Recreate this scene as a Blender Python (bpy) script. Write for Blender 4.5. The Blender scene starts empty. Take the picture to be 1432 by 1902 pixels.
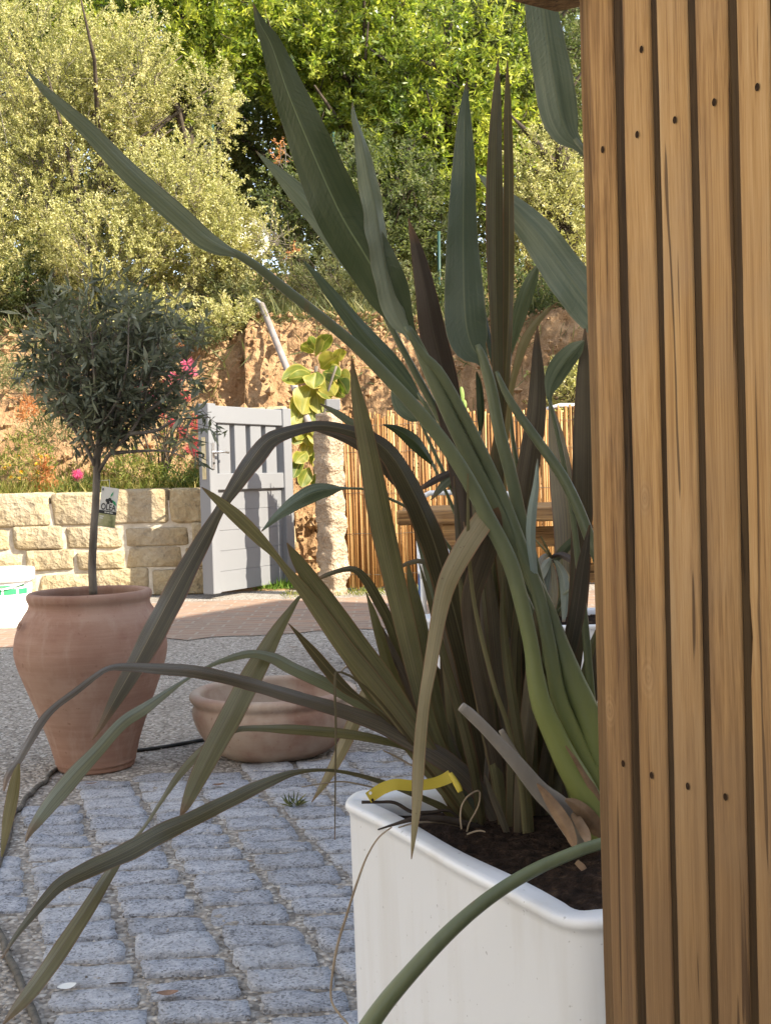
import bpy, math, random
import numpy as np
from mathutils import Vector, Matrix, noise as mnoise

# ------------------------------------------------------------------ camera, sky, sun, exposure
S = bpy.context.scene
F = 2200.0                      # focal length in pixels of the 1432 x 1902 photograph
CAMZ = 0.80
PITCH = math.radians(1.46)
ROLL = math.radians(1.7)
fw = Vector((0, math.cos(PITCH), -math.sin(PITCH)))
r0 = Vector((1, 0, 0)); u0 = Vector((0, math.sin(PITCH), math.cos(PITCH)))
rt = r0 * math.cos(ROLL) - u0 * math.sin(ROLL)
up = u0 * math.cos(ROLL) + r0 * math.sin(ROLL)
CAM = Vector((0, 0, CAMZ))
cd = bpy.data.cameras.new('camera'); cam = bpy.data.objects.new('camera', cd); S.collection.objects.link(cam)
m = Matrix.Identity(4)
for i in range(3):
    m[i][0] = rt[i]; m[i][1] = up[i]; m[i][2] = -fw[i]; m[i][3] = CAM[i]
cam.matrix_world = m
cd.sensor_fit = 'VERTICAL'; cd.sensor_height = 24.0; cd.lens = 24.0 * F / 1902.0
cd.clip_start = 0.02; cd.clip_end = 500
S.camera = cam

SUN_EL = math.radians(36); SUN_AZ = math.radians(32)      # sun stands to the right, a little behind the camera
sun_to = Vector((math.cos(SUN_EL) * math.cos(SUN_AZ), -math.cos(SUN_EL) * math.sin(SUN_AZ), math.sin(SUN_EL)))
w = bpy.data.worlds.new("World"); S.world = w; w.use_nodes = True
nt = w.node_tree; nt.nodes.clear()
sky = nt.nodes.new('ShaderNodeTexSky'); sky.sky_type = 'NISHITA'; sky.sun_disc = False
sky.sun_elevation = SUN_EL
sky.sun_rotation = math.atan2(sun_to.x, sun_to.y)
sky.dust_density = 1.2; sky.air_density = 1.0
bg = nt.nodes.new('ShaderNodeBackground'); bg.inputs[1].default_value = 0.14
wo = nt.nodes.new('ShaderNodeOutputWorld')
hs_ = nt.nodes.new('ShaderNodeHueSaturation'); hs_.inputs['Saturation'].default_value = 0.62     # a hazy, milky spring sky
nt.links.new(sky.outputs[0], hs_.inputs['Color']); nt.links.new(hs_.outputs[0], bg.inputs[0]); nt.links.new(bg.outputs[0], wo.inputs[0])
sl = bpy.data.lights.new('sun', 'SUN'); sl.energy = 4.2; sl.angle = math.radians(0.5); sl.color = (1.0, 0.90, 0.74)
so = bpy.data.objects.new('sun', sl); S.collection.objects.link(so)
so.rotation_euler = sun_to.to_track_quat('Z', 'Y').to_euler(); so.location = sun_to * 40
S.view_settings.view_transform = 'Standard'; S.view_settings.look = 'None'
S.view_settings.exposure = 1.72; S.view_settings.gamma = 1.0
S.cycles.max_bounces = 7; S.cycles.diffuse_bounces = 4; S.cycles.transmission_bounces = 4
S.cycles.glossy_bounces = 2; S.cycles.transparent_max_bounces = 6

# ------------------------------------------------------------------ helpers
RNG = np.random.default_rng(7); random.seed(7)

def ray(x, y):
    return fw + rt * ((x - 716) / F) - up * ((y - 951) / F)
def P(x, y, d):                  # the point seen at photo pixel (x, y), d metres ahead
    v = ray(x, y); return CAM + v * (d / v.y)
def G(x, y, z=0.0):              # the point on the level z seen at photo pixel (x, y)
    v = ray(x, y); return CAM + v * ((z - CAM.z) / v.z)

def thing(name, label, cat, loc, group=None):
    o = bpy.data.objects.new(name, None); o.empty_display_size = 0.1
    o.location = Vector(loc); S.collection.objects.link(o)
    o['label'] = label; o['category'] = cat
    if group: o['group'] = group
    return o
def tag(o, label, cat, group=None):
    o['label'] = label; o['category'] = cat
    if group: o['group'] = group
    return o
def kind(o, k): o['kind'] = k; return o

def obj(name, verts, faces, mat, parent=None, smooth=True, tint=None, uv=None):
    me = bpy.data.meshes.new(name)
    me.from_pydata([tuple(v) for v in verts], [], [tuple(f) for f in faces])
    return fin(name, me, mat, parent, smooth, tint, uv)
def fin(name, me, mat, parent, smooth, tint=None, uv=None):
    if smooth: me.polygons.foreach_set('use_smooth', [True] * len(me.polygons))
    if tint is not None:
        a = me.attributes.new('tint', 'FLOAT', 'POINT'); a.data.foreach_set('value', np.asarray(tint, dtype=np.float32))
    if uv is not None:
        l = me.uv_layers.new(name='UVMap')
        idx = np.empty(len(me.loops), dtype=np.int32); me.loops.foreach_get('vertex_index', idx)
        l.data.foreach_set('uv', np.asarray(uv, dtype=np.float32)[idx].ravel())
    me.materials.append(mat); me.update()
    o = bpy.data.objects.new(name, me); S.collection.objects.link(o)
    if parent is not None:
        o.parent = parent
        base = parent
        t = Vector((0, 0, 0))
        while base is not None:
            if base.type == 'EMPTY': t += base.location
            base = base.parent
        if parent.type == 'EMPTY': o.matrix_parent_inverse = Matrix.Translation(-t)
    return o
def npobj(name, V, Q, mat, parent=None, tint=None, smooth=False):
    """big mesh from numpy arrays, Q = quads"""
    me = bpy.data.meshes.new(name)
    n, q = len(V), len(Q)
    me.vertices.add(n); me.vertices.foreach_set('co', V.astype(np.float32).ravel())
    me.loops.add(q * 4); me.loops.foreach_set('vertex_index', Q.astype(np.int32).ravel())
    me.polygons.add(q); me.polygons.foreach_set('loop_start', np.arange(0, q * 4, 4, dtype=np.int32))
    me.update(calc_edges=True); me.validate()
    return fin(name, me, mat, parent, smooth, tint)

class MB:
    """collects shapes that become one mesh"""
    def __init__(s): s.v = []; s.f = []
    def add(s, vs, fs):
        b = len(s.v); s.v += [Vector(v) for v in vs]; s.f += [tuple(i + b for i in f) for f in fs]; return s
    def box(s, c, size, rz=0.0, bev=0.0, axes=None):
        c = Vector(c); hx, hy, hz = [a / 2 for a in size]
        if axes is None: ax = Vector((math.cos(rz), math.sin(rz), 0)), Vector((-math.sin(rz), math.cos(rz), 0)), Vector((0, 0, 1))
        else: ax = axes
        b = min(bev, hx * .9, hy * .9, hz * .9)
        if b <= 0:
            vs = [c + ax[0] * (sx * hx) + ax[1] * (sy * hy) + ax[2] * (sz * hz) for sz in (-1, 1) for sx, sy in ((-1, -1), (1, -1), (1, 1), (-1, 1))]
            return s.add(vs, [(3, 2, 1, 0), (4, 5, 6, 7), (0, 1, 5, 4), (1, 2, 6, 5), (2, 3, 7, 6), (3, 0, 4, 7)])
        rings = []
        for z, ins in ((-hz, b), (-hz + b, 0), (hz - b, 0), (hz, b)):
            ring = []
            x, y = hx - ins, hy - ins
            k = b if ins == 0 else b * .6
            for px, py in ((-x + k, -y), (x - k, -y), (x, -y + k), (x, y - k), (x - k, y), (-x + k, y), (-x, y - k), (-x, -y + k)):
                ring.append(c + ax[0] * px + ax[1] * py + ax[2] * z)
            rings.append(ring)
        vs = [p for r in rings for p in r]; fs = []
        for i in range(3):
            for j in range(8): fs.append((i * 8 + j, i * 8 + (j + 1) % 8, i * 8 + 8 + (j + 1) % 8, i * 8 + 8 + j))
        fs.append(tuple(range(7, -1, -1))); fs.append(tuple(range(24, 32)))
        return s.add(vs, fs)
    def tube(s, pts, rad, n=8, cap=True):
        pts = [Vector(p) for p in pts]
        if not hasattr(rad, '__len__'): rad = [rad] * len(pts)
        vs = []; fs = []; ref = Vector((0.3, 0.2, 0.93))
        N = None
        for i, p in enumerate(pts):
            t = (pts[min(i + 1, len(pts) - 1)] - pts[max(i - 1, 0)])
            t = t.normalized() if t.length > 1e-9 else Vector((0, 0, 1))
            if N is None:
                N = t.cross(Vector((1, 0, 0)) if abs(t.x) < .9 else Vector((0, 1, 0))).normalized()
            else:
                N = (N - t * N.dot(t)); N = N.normalized() if N.length > 1e-6 else t.orthogonal().normalized()
            B = t.cross(N)
            for k in range(n):
                a = 2 * math.pi * k / n
                vs.append(p + (N * math.cos(a) + B * math.sin(a)) * rad[i])
        for i in range(len(pts) - 1):
            for k in range(n): fs.append((i * n + k, i * n + (k + 1) % n, (i + 1) * n + (k + 1) % n, (i + 1) * n + k))
        if cap:
            fs.append(tuple(range(n - 1, -1, -1))); fs.append(tuple(range((len(pts) - 1) * n, len(pts) * n)))
        return s.add(vs, fs)
    def lathe(s, prof, c=(0, 0, 0), n=48, sx=1.0, sy=1.0, wob=0.0):
        c = Vector(c); vs = []; fs = []
        for i, (r, z) in enumerate(prof):
            for k in range(n):
                a = 2 * math.pi * k / n
                q = r * (1 + wob * math.sin(3 * a + z * 9) + wob * .6 * math.sin(5 * a - z * 23))
                vs.append(c + Vector((q * math.cos(a) * sx, q * math.sin(a) * sy, z)))
        for i in range(len(prof) - 1):
            for k in range(n): fs.append((i * n + k, i * n + (k + 1) % n, (i + 1) * n + (k + 1) % n, (i + 1) * n + k))
        if prof[0][0] > 1e-4: fs.append(tuple(range(n - 1, -1, -1)))
        return s.add(vs, fs)
    def build(s, name, mat, parent=None, smooth=True, angle=None):
        o = obj(name, s.v, s.f, mat, parent, smooth)
        if angle is not None:
            o.data.set_sharp_from_angle(angle=math.radians(angle))
        return o

def cr(pts, n):
    """Catmull-Rom through rows of numbers, n samples"""
    A = np.array(pts, dtype=float)
    L = np.r_[0, np.cumsum(np.maximum(1e-6, np.linalg.norm(np.diff(A[:, :3], axis=0), axis=1)))]
    t = np.linspace(0, L[-1], n); out = np.empty((n, A.shape[1]))
    E = np.vstack([2 * A[0] - A[1], A, 2 * A[-1] - A[-2]])
    for k, x in enumerate(t):
        i = min(max(np.searchsorted(L, x, 'right') - 1, 0), len(A) - 2)
        u = (x - L[i]) / (L[i + 1] - L[i])
        p0, p1, p2, p3 = E[i], E[i + 1], E[i + 2], E[i + 3]
        out[k] = .5 * ((2 * p1) + (-p0 + p2) * u + (2 * p0 - 5 * p1 + 4 * p2 - p3) * u * u + (-p0 + 3 * p1 - 3 * p2 + p3) * u ** 3)
    return out

def lift(pts, ds):
    """photo-pixel rows (x, y, width) -> rows (X, Y, Z, half width); ds = depth from first to last point"""
    A = np.array(pts, float); L = np.r_[0, np.cumsum(np.hypot(np.diff(A[:, 0]), np.diff(A[:, 1])))]; L /= L[-1]
    d = np.interp(L, np.linspace(0, 1, len(ds)), ds)
    return [tuple(P(a[0], a[1], dd)) + (a[2] * .5 * dd / F,) for a, dd in zip(A, d)]

def ribbon(name, pts, ds, mat, parent, fold=.25, tw=0.0, wave=0.0, nu=8, tint=None, label=None):
    R = cr(lift(pts, ds), max(14, len(pts) * 5)); C = [Vector(r[:3]) for r in R]
    vs = []; uv = []; n = len(C); tt = tw
    ph = random.random() * 6
    for i in range(n):
        T = (C[min(i + 1, n - 1)] - C[max(i - 1, 0)]).normalized(); V = (C[i] - CAM).normalized()
        Sd = T.cross(V).normalized(); Nn = Sd.cross(T)
        a = tt + .18 * math.sin(i * .23 + ph)
        S2 = Sd * math.cos(a) + Nn * math.sin(a); N2 = Nn * math.cos(a) - Sd * math.sin(a)
        hw = max(R[i][3] * .87, .0003) / max(.5, math.cos(a))
        for k in range(nu + 1):
            u = -1 + 2 * k / nu
            wv = wave * hw * u * u * math.sin(i * .8 + ph + u)
            vs.append(C[i] + S2 * (u * hw) + N2 * (fold * hw * (abs(u) ** .9) + wv)); uv.append((k / nu, i / (n - 1)))
    fs = [(i * (nu + 1) + k, i * (nu + 1) + k + 1, (i + 1) * (nu + 1) + k + 1, (i + 1) * (nu + 1) + k) for i in range(n - 1) for k in range(nu)]
    tv = tint if tint is not None else random.random()
    o = obj(name, vs, fs, mat, parent, True, [tv] * len(vs), uv)
    if label: o['label'] = label
    return o

def stalk(name, pts, ds, mat, parent, n=12, flat=.8, tint=None):
    R = cr(lift(pts, ds), max(10, len(pts) * 5)); C = [Vector(r[:3]) for r in R]
    vs = []; uv = []; N = len(C)
    for i in range(N):
        T = (C[min(i + 1, N - 1)] - C[max(i - 1, 0)]).normalized(); V = (C[i] - CAM).normalized()
        Sd = T.cross(V).normalized(); Nn = Sd.cross(T)
        for k in range(n):
            a = 2 * math.pi * k / n
            q = max(R[i][3] * .88, .0006)
            vs.append(C[i] + Sd * (math.cos(a) * q) + Nn * (math.sin(a) * q * flat)); uv.append((k / n, i / (N - 1)))
    fs = [(i * n + k, i * n + (k + 1) % n, (i + 1) * n + (k + 1) % n, (i + 1) * n + k) for i in range(N - 1) for k in range(n)]
    fs.append(tuple(range(n - 1, -1, -1))); fs.append(tuple(range((N - 1) * n, N * n)))
    tv = tint if tint is not None else random.random()
    return obj(name, vs, fs, mat, parent, True, [tv] * len(vs), uv)

# ------------------------------------------------------------------ materials
class NT:
    def __init__(s, name):
        s.m = bpy.data.materials.new(name); s.m.use_nodes = True; s.t = s.m.node_tree; s.t.nodes.clear()
        s.out = s.n('OutputMaterial')
    def n(s, ty, **kw):
        x = s.t.nodes.new('ShaderNode' + ty)
        for k, v in kw.items():
            if k[0] == '_': setattr(x, k[1:], v)
            else: s.set(x, k, v)
        return x
    def set(s, x, k, v):
        i = x.inputs[int(k[1:])] if k[0] == 'i' and k[1:].isdigit() else x.inputs[k.replace('__', ' ')]
        if isinstance(v, bpy.types.NodeSocket): s.t.links.new(v, i)
        else: i.default_value = v
    def coord(s, which='Object', scale=(1, 1, 1), rot=(0, 0, 0)):
        c = s.n('TexCoord'); mp = s.n('Mapping', Vector=c.outputs[which]); mp.inputs['Scale'].default_value = scale; mp.inputs['Rotation'].default_value = rot
        return mp.outputs[0]
    def noise(s, v, scale, detail=4, rough=.55, dist=0.0):
        return s.n('TexNoise', Vector=v, Scale=scale, Detail=detail, Roughness=rough, Distortion=dist).outputs['Fac']
    def voro(s, v, scale, feature='F1', out='Distance', rnd=1.0):
        return s.n('TexVoronoi', _feature=feature, Vector=v, Scale=scale, Randomness=rnd).outputs[out]
    def ramp(s, f, stops, interp='LINEAR'):
        r = s.n('ValToRGB', Fac=f); e = r.color_ramp; e.interpolation = interp
        while len(e.elements) < len(stops): e.elements.new(.5)
        for el, (p, c) in zip(e.elements, stops): el.position = p; el.color = (*c, 1) if len(c) == 3 else c
        return r.outputs[0]
    def mix(s, f, a, b, mode='MIX'):
        x = s.n('Mix', _data_type='RGBA', _blend_type=mode)
        def st(i, v):
            if isinstance(v, bpy.types.NodeSocket): s.t.links.new(v, x.inputs[i])
            elif hasattr(v, '__len__'): x.inputs[i].default_value = (*v, 1) if len(v) == 3 else v
            else: x.inputs[i].default_value = v
        st(0, f); st(6, a); st(7, b); return x.outputs[2]
    def math(s, op, a, b=0.0, c=0.0):
        x = s.n('Math', _operation=op); s.set(x, 'i0', a); s.set(x, 'i1', b); s.set(x, 'i2', c); return x.outputs[0]
    def mr(s, v, a, b, c=0.0, d=1.0):
        x = s.n('MapRange', Value=v); x.inputs[1].default_value = a; x.inputs[2].default_value = b; x.inputs[3].default_value = c; x.inputs[4].default_value = d
        return x.outputs[0]
    def bump(s, h, strength=.3, dist=.01, normal=None):
        b = s.n('Bump', Height=h, Strength=strength, Distance=dist)
        if normal is not None: s.set(b, 'Normal', normal)
        return b.outputs[0]
    def attr(s, name='tint'): return s.n('Attribute', _attribute_name=name).outputs['Fac']
    def bsdf(s, col, rough=.7, spec=.3, normal=None, metal=0.0, trans=0.0, tcol=None, coat=0.0):
        b = s.n('BsdfPrincipled')
        s.set(b, 'Base Color', col if not hasattr(col, '__len__') else (*col, 1)); s.set(b, 'Roughness', rough); s.set(b, 'Specular IOR Level', spec); s.set(b, 'Metallic', metal)
        if coat: s.set(b, 'Coat Weight', coat)
        if normal is not None: s.set(b, 'Normal', normal)
        sh = b.outputs[0]
        if trans:
            tb = s.n('BsdfTranslucent'); tc = tcol if tcol is not None else col
            s.set(tb, 'Color', tc if not hasattr(tc, '__len__') else (*tc, 1))
            mx = s.n('MixShader'); mx.inputs[0].default_value = trans
            s.t.links.new(sh, mx.inputs[1]); s.t.links.new(tb.outputs[0], mx.inputs[2]); sh = mx.outputs[0]
        s.t.links.new(sh, s.out.inputs[0]); return s.m

def noisy(name, stops, scale=8, detail=6, rough=.8, spec=.2, bump=.2, bdist=.005, bscale=None, stretch=(1, 1, 1), coord='Object', dist=0.0, metal=0.0):
    t = NT(name); v = t.coord(coord, stretch); f = t.noise(v, scale, detail, .6, dist)
    nrm = t.bump(t.noise(v, bscale or scale * 3, 5), bump, bdist) if bump else None
    return t.bsdf(t.ramp(f, stops), rough, spec, nrm, metal)

def leafy(name, stops, trans=.35, rough=.5, spec=.35, tgain=1.3):
    """leaf material; the tint attribute picks each leaf's own colour"""
    t = NT(name); v = t.coord('Object'); a = t.attr('tint')
    f = t.math('ADD', t.math('MULTIPLY', t.noise(v, 1.7, 3), .5), t.math('MULTIPLY', a, .62))
    c = t.ramp(f, stops)
    tc = t.mix(1.0, c, (tgain, tgain * 1.05, tgain * .55), 'MULTIPLY')
    return t.bsdf(c, rough, spec, None, 0, trans, tc)

def blade_mat(name, ramp_stops, mid, edge, trans=.18, rough=.42, midw=.05, edgew=.05, stripes=26, veins=0, spec=.4, spots=.0):
    """long leaf: fine stripes along it, a midrib and a coloured margin"""
    t = NT(name); c = t.n('TexCoord'); sp = t.n('SeparateXYZ', Vector=c.outputs['UV'])
    u, vv = sp.outputs[0], sp.outputs[1]; a = t.attr('tint')
    w4 = t.n('CombineXYZ', X=t.math('MULTIPLY', u, stripes), Y=t.math('MULTIPLY', vv, 2.0), Z=t.math('MULTIPLY', a, 50)).outputs[0]
    st = t.noise(w4, 1.0, 4, .6)
    blot = t.noise(t.coord('Object'), 14, 4)
    f = t.math('ADD', t.math('ADD', t.math('MULTIPLY', st, .74), t.math('MULTIPLY', blot, .18)), t.math('MULTIPLY', t.math('SUBTRACT', a, .5), .5))
    col = t.ramp(f, ramp_stops)
    du = t.math('ABSOLUTE', t.math('SUBTRACT', u, .5))
    col = t.mix(t.mr(du, midw, midw * .3, 0, .75), col, mid)
    col = t.mix(t.mr(du, .5 - edgew, .5, 0, .8), col, edge)
    # browned tips
    col = t.mix(t.math('MULTIPLY', t.mr(t.math('ADD', vv, t.math('MULTIPLY', t.math('SUBTRACT', blot, .5), .08)), .035, .0), .8), col, (.16, .085, .04))
    if spots: col = t.mix(t.mr(t.noise(t.coord('Object'), 120, 2), .70, .74, 0, spots), col, (.10, .05, .03))
    h = st
    if veins:
        vn = t.n('CombineXYZ', X=t.math('MULTIPLY', du, 3.0), Y=t.math('SUBTRACT', t.math('MULTIPLY', vv, veins), t.math('MULTIPLY', du, veins * .12)), Z=a).outputs[0]
        h = t.math('ADD', st, t.noise(vn, 1.6, 3))
    return t.bsdf(col, rough, spec, t.bump(h, .4, .002), 0, trans, t.mix(1.0, col, (1.5, 1.5, .7), 'MULTIPLY'))

def m_gravel():
    t = NT('gravel'); v = t.coord('Object')
    big = t.noise(v, 1.3, 4); vo = t.voro(v, 95, 'F1', 'Color'); vd = t.voro(v, 95)
    sp = t.n('SeparateXYZ', Vector=vo).outputs[0]
    c = t.ramp(sp, [(0, (.17, .15, .125)), (.35, (.30, .27, .23)), (.7, (.42, .385, .335)), (1, (.58, .545, .485))])
    c = t.mix(t.mr(vd, .3, .8, 0, .45), c, (.13, .115, .10))
    c = t.mix(t.mr(big, .35, .7, 0, .35), c, (.20, .165, .13))
    h = t.math('SUBTRACT', t.math('MULTIPLY', sp, .5), vd)
    return t.bsdf(c, .9, .2, t.bump(h, .7, .01))
def m_granite():
    t = NT('granite_sett'); v = t.coord('Object'); a = t.attr('tint')
    n1 = t.noise(v, 170, 3, .7); n2 = t.noise(v, 38, 5, .65); sp = t.voro(v, 260, 'F1', 'Color'); spx = t.n('SeparateXYZ', Vector=sp).outputs[0]
    f = t.math('ADD', t.math('MULTIPLY', n1, .55), t.math('MULTIPLY', n2, .45))
    c = t.ramp(f, [(.30, (.13, .14, .165)), (.43, (.30, .315, .345)), (.55, (.44, .455, .49)), (.7, (.60, .61, .64))])
    c = t.mix(t.mr(spx, .80, .86, 0, .6), c, (.06, .06, .065))
    c = t.mix(t.mr(a, 0, 1, 0, .35), c, (.20, .195, .19), 'MULTIPLY')
    c = t.mix(t.mr(a, .0, .5, .3, .0), c, (.34, .33, .31)); c = t.mix(t.mr(t.noise(v, 7, 5, .7), .55, .75, 0, .4), c, (.19, .18, .165))
    h = t.math('ADD', n2, t.math('MULTIPLY', n1, .4))
    return t.bsdf(c, .75, .3, t.bump(h, .9, .008))
def m_wood(name='weathered_plank', dark=1.0, grey=.35, axis=2, low_shade=True, knots=()):
    t = NT(name); a = t.attr('tint')
    sc = [1, 1, 1]; sc[axis] = .03
    off = t.n('VectorMath', _operation='ADD'); t.set(off, 'i0', t.coord('Object', tuple(sc)))
    t.set(off, 'i1', t.n('CombineXYZ', X=t.math('MULTIPLY', a, 31), Y=t.math('MULTIPLY', a, 17), Z=t.math('MULTIPLY', a, 23)).outputs[0])
    q = off.outputs[0]
    sw = t.n('VectorMath', _operation='ADD'); t.set(sw, 'i0', q)          # the grain wanders a little
    s2 = [3, 3, 3]; s2[axis] = 1.3
    wn = t.n('TexNoise', Vector=t.coord('Object', tuple(s2)), Scale=2.0, Detail=2); ws_ = t.n('VectorMath', _operation='SCALE', Scale=.012); t.set(ws_, 'i0', wn.outputs['Color']); t.set(sw, 'i1', ws_.outputs[0])
    q = sw.outputs[0]
    broad = t.noise(q, 42, 3, .6); grain = t.noise(q, 170, 5, .7); fine = t.noise(q, 620, 2, .6)
    k = lambda c: tuple(x * dark for x in c)
    f = t.math('ADD', t.math('MULTIPLY', broad, .36), t.math('ADD', t.math('MULTIPLY', grain, .42), t.math('MULTIPLY', fine, .22)))
    f = t.math('ADD', f, t.math('MULTIPLY', t.math('SUBTRACT', a, .5), .14))
    c = t.ramp(f, [(.34, k((.105, .052, .022))), (.44, k((.28, .155, .060))), (.53, k((.425, .252, .102))), (.66, k((.53, .345, .165)))])
    ob = t.coord('Object'); z = t.n('SeparateXYZ', Vector=ob).outputs[2]; patch = t.noise(ob, 9, 4)
    c = t.mix(t.mr(patch, .45, .7, 0, .35), c, k((.34, .235, .14)))
    if low_shade:
        wz = t.math('ADD', t.math('MULTIPLY', t.noise(q, 30, 4), .9), t.mr(z, .25, 1.15, .62, -.35))
        c = t.mix(t.mr(wz, .32, .85, 0, grey + .35), c, k((.145, .092, .052)))      # painted shade: slats lit from above, so coloured darker towards the ground
    for (Dv, s_, z_, r_) in knots:                 # knots: rings squeezed into the grain
        dt = t.n('VectorMath', _operation='DOT_PRODUCT'); t.set(dt, 'i0', ob); t.set(dt, 'i1', Dv)
        dx = t.math('DIVIDE', t.math('SUBTRACT', dt.outputs['Value'], s_), r_); dz = t.math('DIVIDE', t.math('SUBTRACT', z, z_), r_ * 1.7)
        ds = t.math('SQRT', t.math('ADD', t.math('MULTIPLY', dx, dx), t.math('MULTIPLY', dz, dz)))
        ds = t.math('ADD', ds, t.math('MULTIPLY', t.math('SUBTRACT', patch, .5), .5))
        rg = t.math('ADD', t.math('MULTIPLY', t.math('SINE', t.math('MULTIPLY', ds, 11.0)), .13), .5)
        kc = t.ramp(t.math('ADD', t.math('MULTIPLY', rg, .8), t.math('MULTIPLY', t.math('SUBTRACT', grain, .4), .6)), [(.2, k((.15, .085, .04))), (.5, k((.33, .205, .10))), (.75, k((.43, .29, .155)))])
        c = t.mix(t.mr(ds, 1.7, .7, 0, .5), c, kc)
        c = t.mix(t.mr(ds, .3, .05, 0, .35), c, k((.10, .055, .028)))
    crk = t.noise(q, 110, 2, .5, .3); cm = t.mr(crk, .665, .70, 0, 1)
    c = t.mix(t.math('MULTIPLY', cm, .75), c, k((.05, .03, .018)))
    h = t.math('SUBTRACT', f, t.math('MULTIPLY', cm, .5))
    return t.bsdf(c, .78, .15, t.bump(h, .5, .004))
def m_rock(name, stops, sc=2.5, b=.8, vary=None):
    t = NT(name); v = t.coord('Object')
    n = t.noise(v, sc, 9, .65, .4); fine = t.noise(v, sc * 16, 4); vd = t.voro(v, sc * 5)
    f = t.math('ADD', t.math('MULTIPLY', n, .65), t.math('MULTIPLY', fine, .35))
    h = t.math('ADD', t.math('MULTIPLY', n, .7), t.math('ADD', t.math('MULTIPLY', fine, .25), t.math('MULTIPLY', vd, .35)))
    c = t.ramp(f, stops)
    if vary: c = t.mix(t.mr(t.noise(v, 2.1, 2), .45, .65, 0, .4), c, vary); c = t.mix(t.mr(t.noise(v, 11, 5, .7), .56, .68, 0, .55), c, (.13, .11, .085))
    return t.bsdf(c, .95, .1, t.bump(h, b, .05))
def m_terra(name, dark=1.0, pale=.25, pcol=(.38, .28, .21)):
    t = NT(name); v = t.coord('Object', (1.2, 1.2, 26)); o = t.coord('Object')
    band = t.noise(v, 2.2, 6, .7); blot = t.noise(o, 5, 5, .6); fine = t.noise(o, 160, 3)
    f = t.math('ADD', t.math('MULTIPLY', band, .5), t.math('MULTIPLY', blot, .5))
    k = lambda c: tuple(x * dark for x in c)
    c = t.ramp(f, [(.3, k((.225, .122, .085))), (.5, k((.285, .168, .122))), (.68, k((.345, .222, .168)))])
    c = t.mix(t.mr(blot, .52 - pale * .22, .75 - pale * .15, 0, pale), c, k(pcol))
    c = t.mix(t.mr(t.noise(o, 55, 2), .68, .74, 0, .5), c, k((.18, .09, .06)))
    drip = t.noise(t.coord('Object', (9, 9, 1.2)), 2.2, 5, .65); c = t.mix(t.mr(drip, .53, .72, 0, .45), c, k((.40, .30, .235)))      # salt bloom
    c = t.mix(t.mr(t.noise(o, 11, 4, .6), .56, .70, 0, .35), c, k((.20, .105, .075)))
    h = t.math('ADD', t.math('MULTIPLY', band, .8), t.math('MULTIPLY', fine, .25))
    return t.bsdf(c, .82, .2, t.bump(h, .28, .004))
def m_paint(name, col, rough=.4, dirt=.3, dcol=(.3, .27, .22), speck=.0, sc=3):
    t = NT(name); o = t.coord('Object'); v = t.coord('Object', (sc, sc, .5))
    c = t.mix(t.mr(t.noise(v, 3.5, 6), .5, .85, 0, dirt), col, dcol)
    if speck: c = t.mix(t.mr(t.noise(o, 130, 2, .4), .73, .76, 0, speck), c, (.14, .12, .10))
    return t.bsdf(c, rough, .4, t.bump(t.noise(o, 60, 4), .06, .003))
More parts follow.
